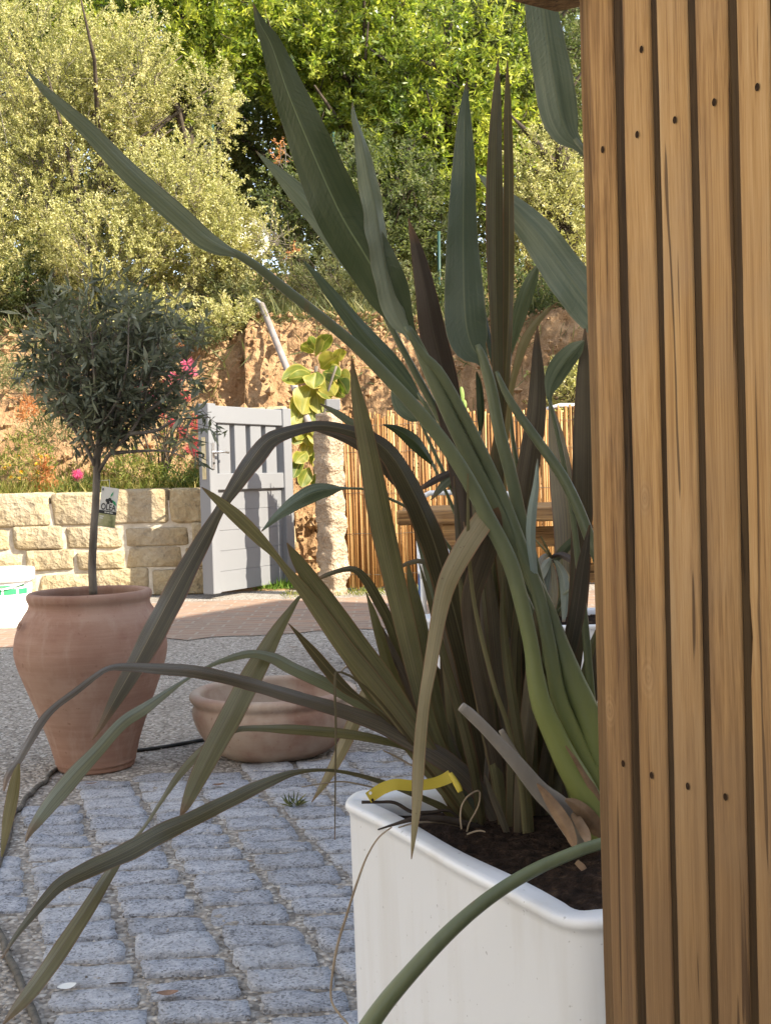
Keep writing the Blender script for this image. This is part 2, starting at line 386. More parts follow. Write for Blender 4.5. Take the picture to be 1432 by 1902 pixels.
M = dict(
    gravel=m_gravel(), granite=m_granite(),
    batten=m_wood('dark_batten', dark=.15, grey=.1), tablewood=m_wood('table_wood', dark=1.25, grey=.5, axis=0, low_shade=False),
    bank=m_rock('earth_bank', [(.3, (.15, .085, .042)), (.46, (.28, .17, .088)), (.6, (.37, .24, .13)), (.8, (.45, .32, .19))], 4.0, 1.0),
    stone=m_rock('wall_stone', [(.28, (.22, .16, .09)), (.48, (.37, .29, .17)), (.6, (.46, .375, .235)), (.8, (.55, .47, .33))], 3.2, 1.0, (.33, .30, .25)),
    mortar=noisy('lime_mortar', [(.35, (.42, .37, .29)), (.65, (.58, .53, .44))], 22, 6, .95, .1, .5, .006),
    postrock=m_rock('rough_granite', [(.3, (.22, .16, .11)), (.5, (.40, .31, .22)), (.75, (.60, .50, .38))], 9, .9),
    terra=m_terra('terracotta'), terra2=m_terra('pale_terracotta', 1.0, .95, (.42, .34, .265)),
    white=m_paint('white_resin', (.72, .735, .75), .40, .55, (.52, .49, .43), .4, 5),
    gate=m_paint('grey_gate_paint', (.18, .185, .195), .40, .15, (.26, .26, .26)),
    soil=noisy('potting_soil', [(.3, (.010, .007, .005)), (.55, (.035, .022, .015)), (.75, (.10, .065, .042))], 70, 8, .95, .1, .9, .02, 90),
    bark=noisy('grey_bark', [(.3, (.09, .075, .06)), (.6, (.20, .175, .145)), (.8, (.28, .25, .21))], 30, 6, .9, .1, .6, .006, 40, (1, 1, .25)),
    darkbark=noisy('dark_bark', [(.3, (.035, .027, .02)), (.7, (.10, .08, .06))], 12, 6, .9, .1, .6, .01),
    metal=noisy('worn_steel', [(.3, (.34, .34, .35)), (.7, (.55, .55, .56))], 20, 4, .35, .5, .05, .002, metal=.85),
    brass=noisy('brass_plate', [(.3, (.46, .38, .22)), (.7, (.62, .54, .36))], 30, 3, .4, .5, .03, .002, metal=.6),
    black=noisy('black_rubber', [(.3, (.012, .014, .014)), (.7, (.05, .05, .045))], 30, 4, .6, .3, .1, .002),
    hose=noisy('grey_conduit', [(.3, (.045, .043, .038)), (.7, (.15, .135, .11))], 60, 4, .8, .2, .2, .002),
    screwbrown=noisy('rusty_screw_hole', [(.3, (.018, .011, .007)), (.7, (.05, .030, .018))], 300, 3, .9, .05, 0),  # dark brown of the small screw heads
    plaster=noisy('ochre_plaster', [(.3, (.52, .42, .30)), (.7, (.62, .52, .39))], 3, 6, .9, .1, .3, .004, 60),
    glass=noisy('dark_glass', [(.3, (.02, .025, .03)), (.7, (.03, .035, .04))], 2, 2, .06, .5, 0),
    shutter=m_paint('blue_grey_shutter', (.25, .31, .35), .5, .2),
    plastic=m_paint('white_plastic', (.78, .78, .76), .45, .25, (.5, .45, .35)),
    green=m_paint('green_print', (.03, .30, .12), .5, .2),
    greensteel=m_paint('green_painted_steel', (.012, .05, .04), .5, .15),
    yellow=m_paint('yellow_plastic_tag', (.50, .39, .045), .45, .25, (.45, .34, .05)),
    card=m_paint('printed_card', (.62, .60, .54), .5, .1), ink=m_paint('black_ink', (.03, .03, .028), .6, 0),
    olivepic=noisy('printed_olive_photo', [(.3, (.06, .09, .03)), (.5, (.34, .33, .16)), (.7, (.55, .50, .36))], 26, 5, .5, .3, 0),
    blue=m_paint('blue_fabric', (.03, .10, .26), .8, .15), brick=None,
    dry=noisy('dry_brown_leaf', [(.3, (.10, .06, .04)), (.6, (.22, .13, .085)), (.8, (.32, .20, .14))], 40, 4, .7, .2, .3, .003),
    shell=noisy('white_chip', [(.3, (.6, .6, .56)), (.7, (.75, .75, .71))], 30, 3, .7, .2, .2, .003),
)
def m_brick():
    t = NT('clay_paver'); v = t.coord('Object'); b = t.n('TexBrick', Vector=v, Scale=1.0)
    b.inputs['Brick Width'].default_value = .21; b.inputs['Row Height'].default_value = .105; b.inputs['Mortar Size'].default_value = .008
    b.inputs['Color1'].default_value = (.31, .185, .12, 1); b.inputs['Color2'].default_value = (.21, .155, .12, 1); b.inputs['Mortar'].default_value = (.30, .26, .21, 1)
    n = t.noise(v, 9, 6, .65); c = t.mix(t.mr(n, .42, .62, 0, .75), b.outputs[0], (.28, .22, .17)); c = t.mix(t.mr(t.noise(v, 70, 3), .55, .7, 0, .5), c, (.2, .13, .09))
    return t.bsdf(c, .9, .15, t.bump(t.math('ADD', t.noise(v, 60, 4), t.math('MULTIPLY', b.outputs[1], -1.5)), .5, .006))
M['brick'] = m_brick()
M['phorm'] = blade_mat('bronze_flax_leaf', [(.25, (0.043, 0.034, 0.018)), (.42, (0.091, 0.081, 0.040)), (.55, (0.140, 0.131, 0.064)), (.72, (0.215, 0.186, 0.095))], (.17, .14, .085), (.19, .085, .05), .14, .40, .028, .06, 30, spots=.35)
M['phormdark'] = blade_mat('dark_flax_leaf', [(.25, (0.041, 0.028, 0.021)), (.45, (0.081, 0.063, 0.044)), (.6, (0.122, 0.102, 0.062)), (.8, (0.204, 0.167, 0.097))], (.09, .07, .05), (.12, .05, .035), .12, .42, .025, .05, 26, spots=.3)
M['phormpale'] = blade_mat('pale_flax_leaf', [(.25, (0.078, 0.063, 0.032)), (.45, (0.143, 0.120, 0.060)), (.6, (0.198, 0.166, 0.085)), (.8, (0.258, 0.212, 0.120))], (.27, .21, .11), (.24, .105, .05), .18, .42, .03, .08, 22, spots=.5)
M['phormpurple'] = blade_mat('purple_flax_leaf', [(.25, (0.064, 0.053, 0.039)), (.45, (0.116, 0.097, 0.073)), (.6, (0.165, 0.143, 0.106)), (.8, (0.231, 0.198, 0.136))], (.14, .105, .085), (.15, .06, .045), .08, .36, .03, .06, 20)
M['phormgreen'] = blade_mat('green_flax_leaf', [(.25, (0.057, 0.069, 0.046)), (.45, (0.109, 0.124, 0.086)), (.6, (0.161, 0.172, 0.121)), (.8, (0.241, 0.236, 0.149))], (.12, .12, .08), (.15, .085, .055), .14, .38, .03, .06, 22)
M['strel'] = blade_mat('bird_of_paradise_leaf', [(.25, (0.030, 0.046, 0.028)), (.45, (0.060, 0.083, 0.049)), (.6, (0.092, 0.117, 0.071)), (.8, (0.144, 0.167, 0.103))], (.14, .16, .08), (.10, .10, .06), .14, .38, .022, .02, 12, 60, .4)
M['strelgrey'] = blade_mat('grey_green_leaf_underside', [(.25, (0.067, 0.090, 0.060)), (.45, (0.112, 0.140, 0.095)), (.6, (0.159, 0.186, 0.128)), (.8, (0.230, 0.253, 0.172))], (.16, .18, .11), (.20, .19, .13), .12, .42, .03, .03, 14, 60, .4)
M['streldark'] = blade_mat('dark_paddle_leaf', [(.25, (.020, .032, .014)), (.5, (.038, .055, .024)), (.8, (.065, .082, .038))], (.18, .22, .11), (.06, .06, .035), .13, .36, .020, .02, 12, 60, .35)
M['spear'] = blade_mat('bluish_spear_leaf', [(.3, (.18, .225, .21)), (.6, (.24, .29, .265))], (.22, .27, .24), (.2, .24, .22), .1, .4, .02, .03, 10)
M['ash'] = blade_mat('ash_green_leaf', [(.25, (.10, .115, .085)), (.5, (.17, .185, .14)), (.75, (.24, .25, .195))], (.2, .2, .14), (.2, .17, .11), .12, .42, .03, .05, 18)
def m_stalk(name, lo, hi, warm):
    t = NT(name); c = t.n('TexCoord'); sp = t.n('SeparateXYZ', Vector=c.outputs['UV']); o = t.coord('Object', (1, 1, .2))
    n = t.noise(o, 60, 4, .6); n2 = t.noise(o, 9, 3)
    col = t.ramp(t.math('ADD', t.math('MULTIPLY', n, .4), t.math('MULTIPLY', n2, .6)), [(.3, lo), (.65, hi)])
    col = t.mix(t.math('MULTIPLY', t.mr(sp.outputs[1], .60, .82), .9), col, warm)
    col = t.mix(t.mr(t.noise(o, 32, 3), .66, .72, 0, .6), col, (.16, .11, .05))
    return t.bsdf(col, .38, .4, t.bump(n, .15, .002), 0, .08)
M['stalk'] = m_stalk('leaf_stalk', (.092, .108, .056), (.145, .165, .085), (.20, .225, .062))
M['stalkgreen'] = m_stalk('drooping_stalk', (.088, .108, .058), (.140, .162, .086), (.13, .155, .075))
M['sheath'] = m_stalk('stalk_sheath', (.14, .165, .06), (.215, .235, .09), (.19, .195, .06))
M['deadstalk'] = noisy('dead_grey_stalk', [(.3, (.17, .15, .125)), (.6, (.30, .27, .23)), (.8, (.36, .33, .29))], 10, 6, .8, .2, .35, .003, 50, (1, 1, .3))
M['sheathdry'] = noisy('dry_papery_sheath', [(.3, (.10, .06, .035)), (.6, (.26, .17, .10)), (.8, (.38, .27, .17))], 20, 6, .75, .2, .4, .003, 60)
M['drystrand'] = noisy('dry_strand', [(.3, (.20, .15, .10)), (.7, (.38, .31, .22))], 20, 4, .7, .2, .2, .002)
M['darkstrand'] = noisy('dark_dry_strand', [(.3, (.03, .022, .018)), (.7, (.09, .07, .055))], 20, 4, .7, .2, .2, .002)
M['oliveleaf'] = leafy('olive_leaf', [(.15, (0.055, 0.066, 0.047)), (.4, (0.108, 0.121, 0.085)), (.62, (0.186, 0.204, 0.145)), (.85, (0.331, 0.344, 0.248))], .2, .5, .3)
M['shrubleaf'] = leafy('pale_shrub_leaf', [(.15, (.10, .105, .035)), (.4, (.28, .28, .10)), (.62, (.48, .45, .20)), (.82, (.58, .53, .28)), (.97, (.50, .29, .14))], .34, .5, .3)
M['treeleaf'] = leafy('bright_tree_leaf', [(.15, (0.042, 0.072, 0.014)), (.4, (0.120, 0.174, 0.029)), (.62, (0.276, 0.318, 0.054)), (.85, (0.504, 0.492, 0.102))], .42, .35, .5, 1.6)
M['treeleaf2'] = leafy('dull_tree_leaf', [(.15, (.035, .052, .022)), (.4, (.080, .105, .042)), (.62, (.14, .165, .07)), (.85, (.24, .24, .11))], .45, .5, .3, 1.5)
M['broom'] = leafy('wispy_leaf', [(.15, (.055, .070, .035)), (.5, (.13, .15, .07)), (.85, (.24, .22, .10))], .35, .6, .2)
M['rubber'] = blade_mat('rubber_plant_leaf', [(.25, (.085, .125, .018)), (.5, (.17, .205, .028)), (.75, (.33, .29, .045))], (.40, .36, .10), (.56, .47, .13), .42, .5, .04, .10, 8)
M['grass'] = leafy('meadow_grass', [(.15, (.055, .085, .018)), (.4, (.12, .15, .03)), (.62, (.22, .22, .06)), (.85, (.36, .30, .12))], .40, .6, .2, 1.5)
M['lawn'] = leafy('short_lawn', [(.15, (.08, .16, .02)), (.6, (.16, .28, .04)), (.9, (.26, .34, .07))], .4, .6, .2, 1.5)
M['bottleleaf'] = leafy('narrow_green_leaf', [(.15, (.04, .075, .02)), (.5, (.10, .15, .04)), (.85, (.21, .22, .07))], .4, .5, .3, 1.5)
M['pink'] = leafy('pink_stamens', [(.1, (.48, .03, .14)), (.5, (.70, .08, .26)), (.9, (.80, .22, .40))], .35, .6, .2, 1.2)
M['redpink'] = leafy('red_stamens', [(.1, (.38, .02, .05)), (.5, (.58, .05, .10)), (.9, (.72, .16, .22))], .35, .6, .2, 1.2)
M['orange'] = leafy('orange_petal', [(.1, (.62, .30, .02)), (.5, (.75, .42, .03)), (.9, (.75, .55, .1))], .3, .6, .2, 1.2)
M['copper'] = leafy('copper_shoot', [(.1, (.36, .12, .05)), (.5, (.50, .20, .08)), (.9, (.55, .30, .14))], .35, .6, .2, 1.2)
M['cactus'] = leafy('cactus_pad', [(.1, (.16, .24, .06)), (.5, (.26, .34, .10)), (.9, (.36, .42, .16))], .1, .6, .2)
def m_reed():
    t = NT('reed_cane'); a = t.attr('tint'); v = t.coord('Object', (1, 1, .15)); n = t.noise(v, 40, 5)
    c = t.ramp(t.math('ADD', t.math('MULTIPLY', a, .65), t.math('MULTIPLY', n, .35)), [(.15, (.17, .075, .025)), (.4, (.36, .18, .06)), (.62, (.50, .28, .10)), (.85, (.66, .46, .21))])
    return t.bsdf(c, .55, .3, t.bump(n, .2, .002), 0, .3, t.mix(1.0, c, (1.2, .95, .5), 'MULTIPLY'))
M['reed'] = m_reed()

# ------------------------------------------------------------------ foliage in bulk
def leaf_quads(base, dirs, nrm, L, W):
    """one kite-shaped leaf per row: base, side, tip, side"""
    side = np.cross(dirs, nrm); side /= np.linalg.norm(side, axis=1, keepdims=True) + 1e-9
    nn = np.cross(side, dirs)
    L = L[:, None]; W = W[:, None]
    mid = base + dirs * L * .52 + nn * W * .18
    tip = base + dirs * L - nn * L * .06
    V = np.stack([base, mid + side * W * .5, tip, mid - side * W * .5], 1).reshape(-1, 3)
    Q = np.arange(len(base) * 4).reshape(-1, 4)
    return V, Q
def unit(a): return a / (np.linalg.norm(a, axis=-1, keepdims=True) + 1e-9)
def lump(d, seed, k=2.2):
    """smooth lumpy radius factor by direction"""
    r = np.random.default_rng(seed); f = np.zeros(len(d))
    for _ in range(9):
        c = unit(r.normal(size=3)); f += r.uniform(.5, 1) * np.exp(-k * 3 * (1 - d @ c))
    return .72 + .34 * np.clip(f, 0, 1.2)
def crown(name, c, rad, twigs, per, L, W, mat, parent, seed, twig_len=.3, up=.5, shell=.45, wood=None, droop=0.0, flat=.0, cone=0.0):
    """crown of many twigs, each carrying leaves; returns the foliage mesh"""
    r = np.random.default_rng(seed); c = np.array(c); rad = np.array(rad)
    d = unit(r.normal(size=(twigs, 3))); rr = (shell + (1 - shell) * r.random(twigs) ** .6) * lump(d, seed + 1)
    p = d * rr[:, None]
    if cone:
        s = np.clip((p[:, 2] + 1) / 1.0, .25, 1) ** cone; p[:, :2] *= s[:, None]
    p = c + p * rad
    td = unit(d * (1, 1, .6) + r.normal(size=(twigs, 3)) * .45 + np.array([0, 0, up]))
    tl = twig_len * r.uniform(.5, 1.3, twigs)
    tt = r.random(twigs) * .55
    k = np.repeat(np.arange(twigs), per); s = r.random(len(k)); s = np.where(s < .25, .95, s)
    base = p[k] + td[k] * (tl[k] * (s - .5))[:, None] + r.normal(size=(len(k), 3)) * (.03 * twig_len)
    ld = unit(td[k] * .75 + unit(r.normal(size=(len(k), 3))) + np.array([0, 0, -droop]))
    nr = unit(r.normal(size=(len(k), 3)) + np.array([0, 0, .8]))
    V, Q = leaf_quads(base, ld, nr, L * r.uniform(.5, 1.45, len(k)), W * r.uniform(.7, 1.2, len(k)))
    tint = np.repeat(np.clip(tt[k] + r.random(len(k)) * .45, 0, 1), 4)
    o = npobj(name, V, Q, mat, parent, tint)
    if wood is not None:      # thin twigs
        mb = MB()
        for i in range(0, twigs, wood[1]):
            a = Vector(p[i] - td[i] * tl[i] * .8); b = Vector(p[i] + td[i] * tl[i] * .5)
            mb.tube([a, (a + b) / 2 + Vector(r.normal(size=3) * .01), b], [wood[2], wood[2] * .8, wood[2] * .4], 4, False)
        mb.build('twigs', wood[0], parent)
    return o, p, td
def limbs(parent, base, top, r0, mat, seed, n=7, spread=1.2, hgt=None):
    rr = random.Random(seed); mb = MB(); base = Vector(base); top = Vector(top)
    pts = [base.lerp(top, i / 7) + Vector((rr.uniform(-.08, .08), rr.uniform(-.08, .08), 0)) * (i > 0) for i in range(8)]
    mb.tube(pts, [r0 * (1 - .085 * i) for i in range(8)], 9)
    mb.build('trunk', mat, parent)
    lm = MB()
    for k in range(n):
        i = rr.randint(3, 7); a = pts[i]; ang = rr.uniform(0, 6.28)
        e = a + Vector((math.cos(ang) * spread * rr.uniform(.6, 1.1), math.sin(ang) * spread * rr.uniform(.6, 1.1), spread * rr.uniform(.4, 1.3)))
        mid = a.lerp(e, .5) + Vector((rr.uniform(-.1, .1), rr.uniform(-.1, .1), .15))
        lm.tube([a, a.lerp(mid, .5), mid, e], [r0 * .5, r0 * .42, r0 * .3, r0 * .1], 6)
    lm.build('limbs', mat, parent)
def blades(n, xs, ys, zfun, h, wd, rng, lean=.35):
    b = np.column_stack([rng.uniform(*xs, n), rng.uniform(*ys, n)]); z = zfun(b[:, 0], b[:, 1])
    base = np.column_stack([b, z]); d = unit(np.column_stack([rng.normal(size=(n, 2)) * lean, np.ones(n)]))
    nr = unit(np.column_stack([rng.normal(size=(n, 2)), np.zeros(n)]))
    V, Q = leaf_quads(base, d, nr, h * rng.uniform(.4, 1.2, n), wd * rng.uniform(.6, 1.3, n))
    return V, Q, np.repeat(rng.random(n), 4)

# ================================================================== THE SETTING
def px(p):
    v = Vector(p) - CAM; z = v.dot(fw); return 716 + F * v.dot(rt) / z, 951 - F * v.dot(up) / z
def fbm(x, y, z, o=4): return mnoise.fractal(Vector((x, y, z)), 1.0, 2.0, o)

g = obj('gravel_ground', [(-70, -40, 0), (70, -40, 0), (70, 90, 0), (-70, 90, 0)], [(0, 1, 2, 3)], M['gravel'], None, False); kind(g, 'structure')
# loose grit lying on the gravel and in the joints
def grit():
    r = np.random.default_rng(3); n = 9000
    Y = 1.35 + (6.2 - 1.35) * r.random(n) ** 1.5; X = (r.random(n) - .62) * Y * .62
    c = np.column_stack([X, Y, np.full(n, .001)]); s = r.uniform(.0012, .0036, n) * (1 + .12 * Y)
    oc = np.array([(1, 0, 0), (0, 1, 0), (-1, 0, 0), (0, -1, 0), (0, 0, .8)])
    V = (c[:, None, :] + oc[None] * s[:, None, None] * r.uniform(.6, 1.2, (n, 5, 1))).reshape(-1, 3)
    T = np.array([(0, 1, 4, 4), (1, 2, 4, 4), (2, 3, 4, 4), (3, 0, 4, 4)])
    fs = []; 
    me = bpy.data.meshes.new('grit')
    tri = (np.arange(n)[:, None, None] * 5 + np.array([(0, 1, 4), (1, 2, 4), (2, 3, 4), (3, 0, 4)])[None]).reshape(-1, 3)
    me.from_pydata(V.tolist(), [], tri.tolist())
    t = NT('grit_stone'); a = t.attr('tint')
    mt = t.bsdf(t.ramp(a, [(0, (.10, .085, .07)), (.5, (.30, .27, .23)), (1, (.58, .55, .50))]), .85, .2)
    kind(fin('loose_grit', me, mt, None, False, np.repeat(r.random(n) ** 1.4, 5)), 'stuff')
grit()
# clay paver strip along the wall
a = G(-700, 1205); b = G(1500, 1150)
rr = random.Random(2)
fe = [(x, 6.05 + .2 * max(0, x + 1.9) + rr.uniform(-.07, .07)) for x in np.arange(-6, 3.2, .11)]
vs = [(x, y, .004) for x, y in fe] + [(x, 8.25 + rr.uniform(-.04, .04), .004) for x, y in fe]; nf = len(fe)
k = obj('clay_paver_strip', vs, [(i, i + 1, nf + i + 1, nf + i) for i in range(nf - 1)], M['brick'], None, False); kind(k, 'structure')

def setts():
    rr = random.Random(11); U = Vector((.999, .045, 0)); W = Vector((-.327, .945, 0)); vs = []; fs = []; ti = []
    GX = (-1, -.975, -.7, -.35, 0, .35, .7, .975, 1); GY = (-1, -.96, -.6, -.2, .2, .6, .96, 1); nx, ny = 9, 8
    for ci in range(-10, 34):
        off = rr.random() * .12; y = off; cw = .157
        yy = 0.6 + off
        while yy < 4.6:
            ln = rr.uniform(.066, .100)
            c = U * (ci * cw) + W * (yy + ln / 2)
            yy += (ln + rr.uniform(.006, .016)) / .945
            if c.y < 1.2: continue
            X, Y = px(c)
            far = np.interp(X, [-60, 20, 60, 110, 190, 300, 400, 500, 800, 1300], [1640, 1575, 1515, 1475, 1457, 1440, 1426, 1414, 1405, 1395])
            if Y < far + rr.uniform(-6, 8) or Y > 2150: continue
            if Y > 1690 and X < (Y - 1695) * .56 - 10: continue
            if X < -120 or X > 1250: continue
            a0 = (cw - rr.uniform(.012, .027)) / 2; b0 = ln / 2; rot = rr.uniform(-.05, .05); sd = rr.random() * 50
            u2 = U * math.cos(rot) + W * math.sin(rot); w2 = (W * .75 + Vector((0, .3, 0))).normalized() * math.cos(rot) - U * math.sin(rot)
            hz = rr.uniform(.0035, .0075); tl = (rr.uniform(-.035, .035), rr.uniform(-.035, .035)); t = rr.random()
            b = len(vs)
            for j in range(ny):
                for i in range(nx):
                    s = GX[i]; q = GY[j]
                    sx = s * (1 + .5 * 0); e = max(abs(s), abs(q))
                    k = 1 - .05 * (abs(s) * abs(q)) ** 3
                    X2 = s * a0 * k; Y2 = q * b0 * k
                    pp = c + u2 * X2 + w2 * Y2
                    nz = fbm(pp.x * 24 + sd, pp.y * 24, sd, 4) * .0060
                    jx = mnoise.fractal(Vector((s * 1.3 + sd, q * 1.3, 3)), 1, 2, 3) * .0075 * e; jy = mnoise.fractal(Vector((s * 1.3, q * 1.3 + sd, 9)), 1, 2, 3) * .0065 * e
                    z = hz + tl[0] * X2 + tl[1] * Y2 + nz - (.016 if e > .99 else 0)
                    vs.append(pp + u2 * jx + w2 * jy + Vector((0, 0, z))); ti.append(t)
            for j in range(ny - 1):
                for i in range(nx - 1): fs.append((b + j * nx + i, b + j * nx + i + 1, b + (j + 1) * nx + i + 1, b + (j + 1) * nx + i))
    kind(obj('granite_sett_paving', vs, fs, M['granite'], None, True, ti), 'structure')
setts()

# ---- the earth bank behind the garden wall
def ss(t): t = min(1, max(0, t)); return t * t * (3 - 2 * t)
def bankz(x, y):
    base = .70 * ss((-1.12 - x) / .35)
    toe = 9.72 + .18 * mnoise.noise(Vector((x * .9, 0, 2)))
    b = base if y > 8.95 else -.06
    return b + ss((y - toe + (.25 if x > -1.2 else 0)) / 1.25) * (2.25 + .15 * mnoise.noise(Vector((x * .7, 4, 1))) - base) + max(0, y - 11.0) * .20
def bank():
    xs = np.r_[np.linspace(-14, -2.6, 26), np.linspace(-2.5, 2.8, 190), np.linspace(3, 14, 26)]
    ys = np.r_[np.linspace(8.9, 9.5, 8), np.linspace(9.54, 11.3, 78), np.linspace(11.4, 34, 36)]
    vs = []
    for y in ys:
        for x in xs:
            z = bankz(x, y); st = ss((y - 9.5) / .3) * (1 - ss((y - 11.2) / .5))
            d = fbm(x * 2.4, y * 1.1, z * 1.6, 5) * .10 + abs(fbm(x * 7, y * 5, z * 5 + 5, 4)) * .07
            d2 = max(0, mnoise.noise(Vector((x * 2.6, z * .7, 1.5)))) * .07 + fbm(x * 13, y * 8, z * 8, 4) * .05 + abs(fbm(x * 26, y * 16, z * 18, 2)) * .032
            k = st * (d - d2) + (.02 + (.02 if y < 9.5 else 0)) * fbm(x * 3, y * 3, 1, 3)
            vs.append((x, y - k * .9, z + k * .5))
    nx = len(xs)
    fs = [(j * nx + i, j * nx + i + 1, (j + 1) * nx + i + 1, (j + 1) * nx + i) for j in range(len(ys) - 1) for i in range(nx - 1)]
    kind(obj('earth_bank', vs, fs, M['bank'], None, True), 'structure')
bank()

# ---- stone garden wall
def stone_blob(mb, c, size, seed, axes=None, p=.34, amp=.035):
    nu, nv = 18, 12; vs = []
    sg = lambda v, e: math.copysign(abs(v) ** e, v)
    for j in range(nv + 1):
        ph = -math.pi / 2 + math.pi * j / nv
        for i in range(nu):
            th = 2 * math.pi * i / nu
            v = Vector((sg(math.cos(ph), p) * sg(math.cos(th), p), sg(math.cos(ph), p) * sg(math.sin(th), p), sg(math.sin(ph), p)))
            q = Vector((v.x * size[0] / 2, v.y * size[1] / 2, v.z * size[2] / 2))
            n = mnoise.fractal(q * 7 + Vector((seed, seed * 1.7, 0)), 1, 2, 4) * amp
            q = q * (1 + n / max(.1, q.length) * .8)
            vs.append(Vector(c) + (q if axes is None else axes @ q))
    fs = [(j * nu + i, j * nu + (i + 1) % nu, (j + 1) * nu + (i + 1) % nu, (j + 1) * nu + i) for j in range(nv) for i in range(nu)]
    mb.add(vs, fs)
wall = thing('stone_wall', 'low garden wall of rough tan granite blocks with pale joints', 'wall', (-2.7, 8.85, 0))
rr = random.Random(5); mb = MB()
z = .0
for h in (.205, .155, .165, .235):
    x = -5.6 - rr.random() * .3
    while x < -1.36:
        ln = rr.uniform(.36, .68)
        x1 = min(x + ln, -1.30)
        if -1.30 - x1 < .14: x1 = -1.30
        if x1 - x > .08:
            hh = h + rr.uniform(-.03, .01) if z < .5 else h + rr.uniform(-.01, .03)
            stone_blob(mb, ((x + x1) / 2, 9.00 + rr.uniform(-.015, .015), z + hh / 2), (x1 - x - .004, .36, hh + .006), rr.random() * 90, None, .17, .026)
        x = x1 + .012
    z += h + .006
mb.build('stone_block', M['stone'], wall).data.name = 'stone_blocks'
MB().box((-3.45, 9.019, .36), (4.28, .335, .70)).build('mortar', M['mortar'], wall, False)

# ---- grey garden gate standing open
L = G(388, 1104, .035); R = G(541, 1080, .035); R = Vector((R.x, R.y, .035)); L.z = .035
ga = (R - L); GL = ga.length; ga.normalize(); gn = Vector((ga.y, -ga.x, 0)); gz = Vector((0, 0, 1))
gate = thing('garden_gate', 'grey wooden garden gate standing open, with upright slats over a boarded lower panel', 'gate', L)
GA = (ga, gn, gz); H = 1.36; TH = .10
gp = lambda u, n, z_: L + ga * u + gn * n + gz * z_
MB().box(gp(.045, 0, H / 2), (.09, TH, H), bev=.005, axes=GA).build('stile', M['gate'], gate, True, 30)
MB().box(gp(GL - .055, 0, H / 2), (.11, TH, H), bev=.005, axes=GA).build('stile', M['gate'], gate, True, 30)
wr = GL - .20
for zc, hh in ((H - .075, .125), (.80, .12)):
    MB().box(gp(.09 + wr / 2, -.004, zc), (wr, TH - .014, hh), bev=.005, axes=GA).build('rail', M['gate'], gate, True, 30)
n_s = 4; gap = .060; swd = (wr - gap * (n_s + 1)) / n_s
for k in range(n_s):
    MB().box(gp(.09 + gap + swd / 2 + k * (swd + gap), -.006, 1.057), (swd, .050, .40), bev=.004, axes=GA).build('slat', M['gate'], gate, True, 30)
pm = MB(); bh = .74 / 5
for k in range(5):
    pm.box(gp(.09 + wr / 2, -.008, bh * (k + .5) + .002), (wr, .034, bh - .0012), bev=.0025, axes=GA)
pm.build('board_panel', M['gate'], gate, True, 30)
lp = MB().box(gp(-.0035, .0, .80 + .17), (.003, .034, .30), bev=.001, axes=GA).build('lock_plate', M['brass'], gate, True, 30)
MB().box(gp(-.0065, 0, .99), (.005, .016, .028), axes=GA).build('latch_bolt', M['black'], lp, False)
MB().box(gp(-.006, 0, .93), (.004, .012, .012), axes=GA).build('dead_bolt', M['black'], lp, False)
hd = MB().box(gp(.036, TH / 2 + .004, .985), (.032, .007, .19), bev=.003, axes=GA).build('handle_plate', M['metal'], gate, True, 30)
MB().tube([gp(.036, TH / 2 + .008, 1.01), gp(.036, TH / 2 + .045, 1.01), gp(.05, TH / 2 + .055, 1.012), gp(.10, TH / 2 + .056, 1.014), gp(.155, TH / 2 + .052, 1.008)], [.011, .010, .010, .009, .008], 10).build('lever', M['metal'], hd)
MB().tube([gp(.036, TH / 2 + .008, .935), gp(.036, TH / 2 + .012, .935)], [.010, .010], 10).build('keyhole_ring', M['black'], hd)
for zc in (.25, 1.15):
    MB().tube([gp(GL + .006, .0, zc - .05), gp(GL + .006, .0, zc + .05)], .010, 8).build('hinge', M['metal'], gate)

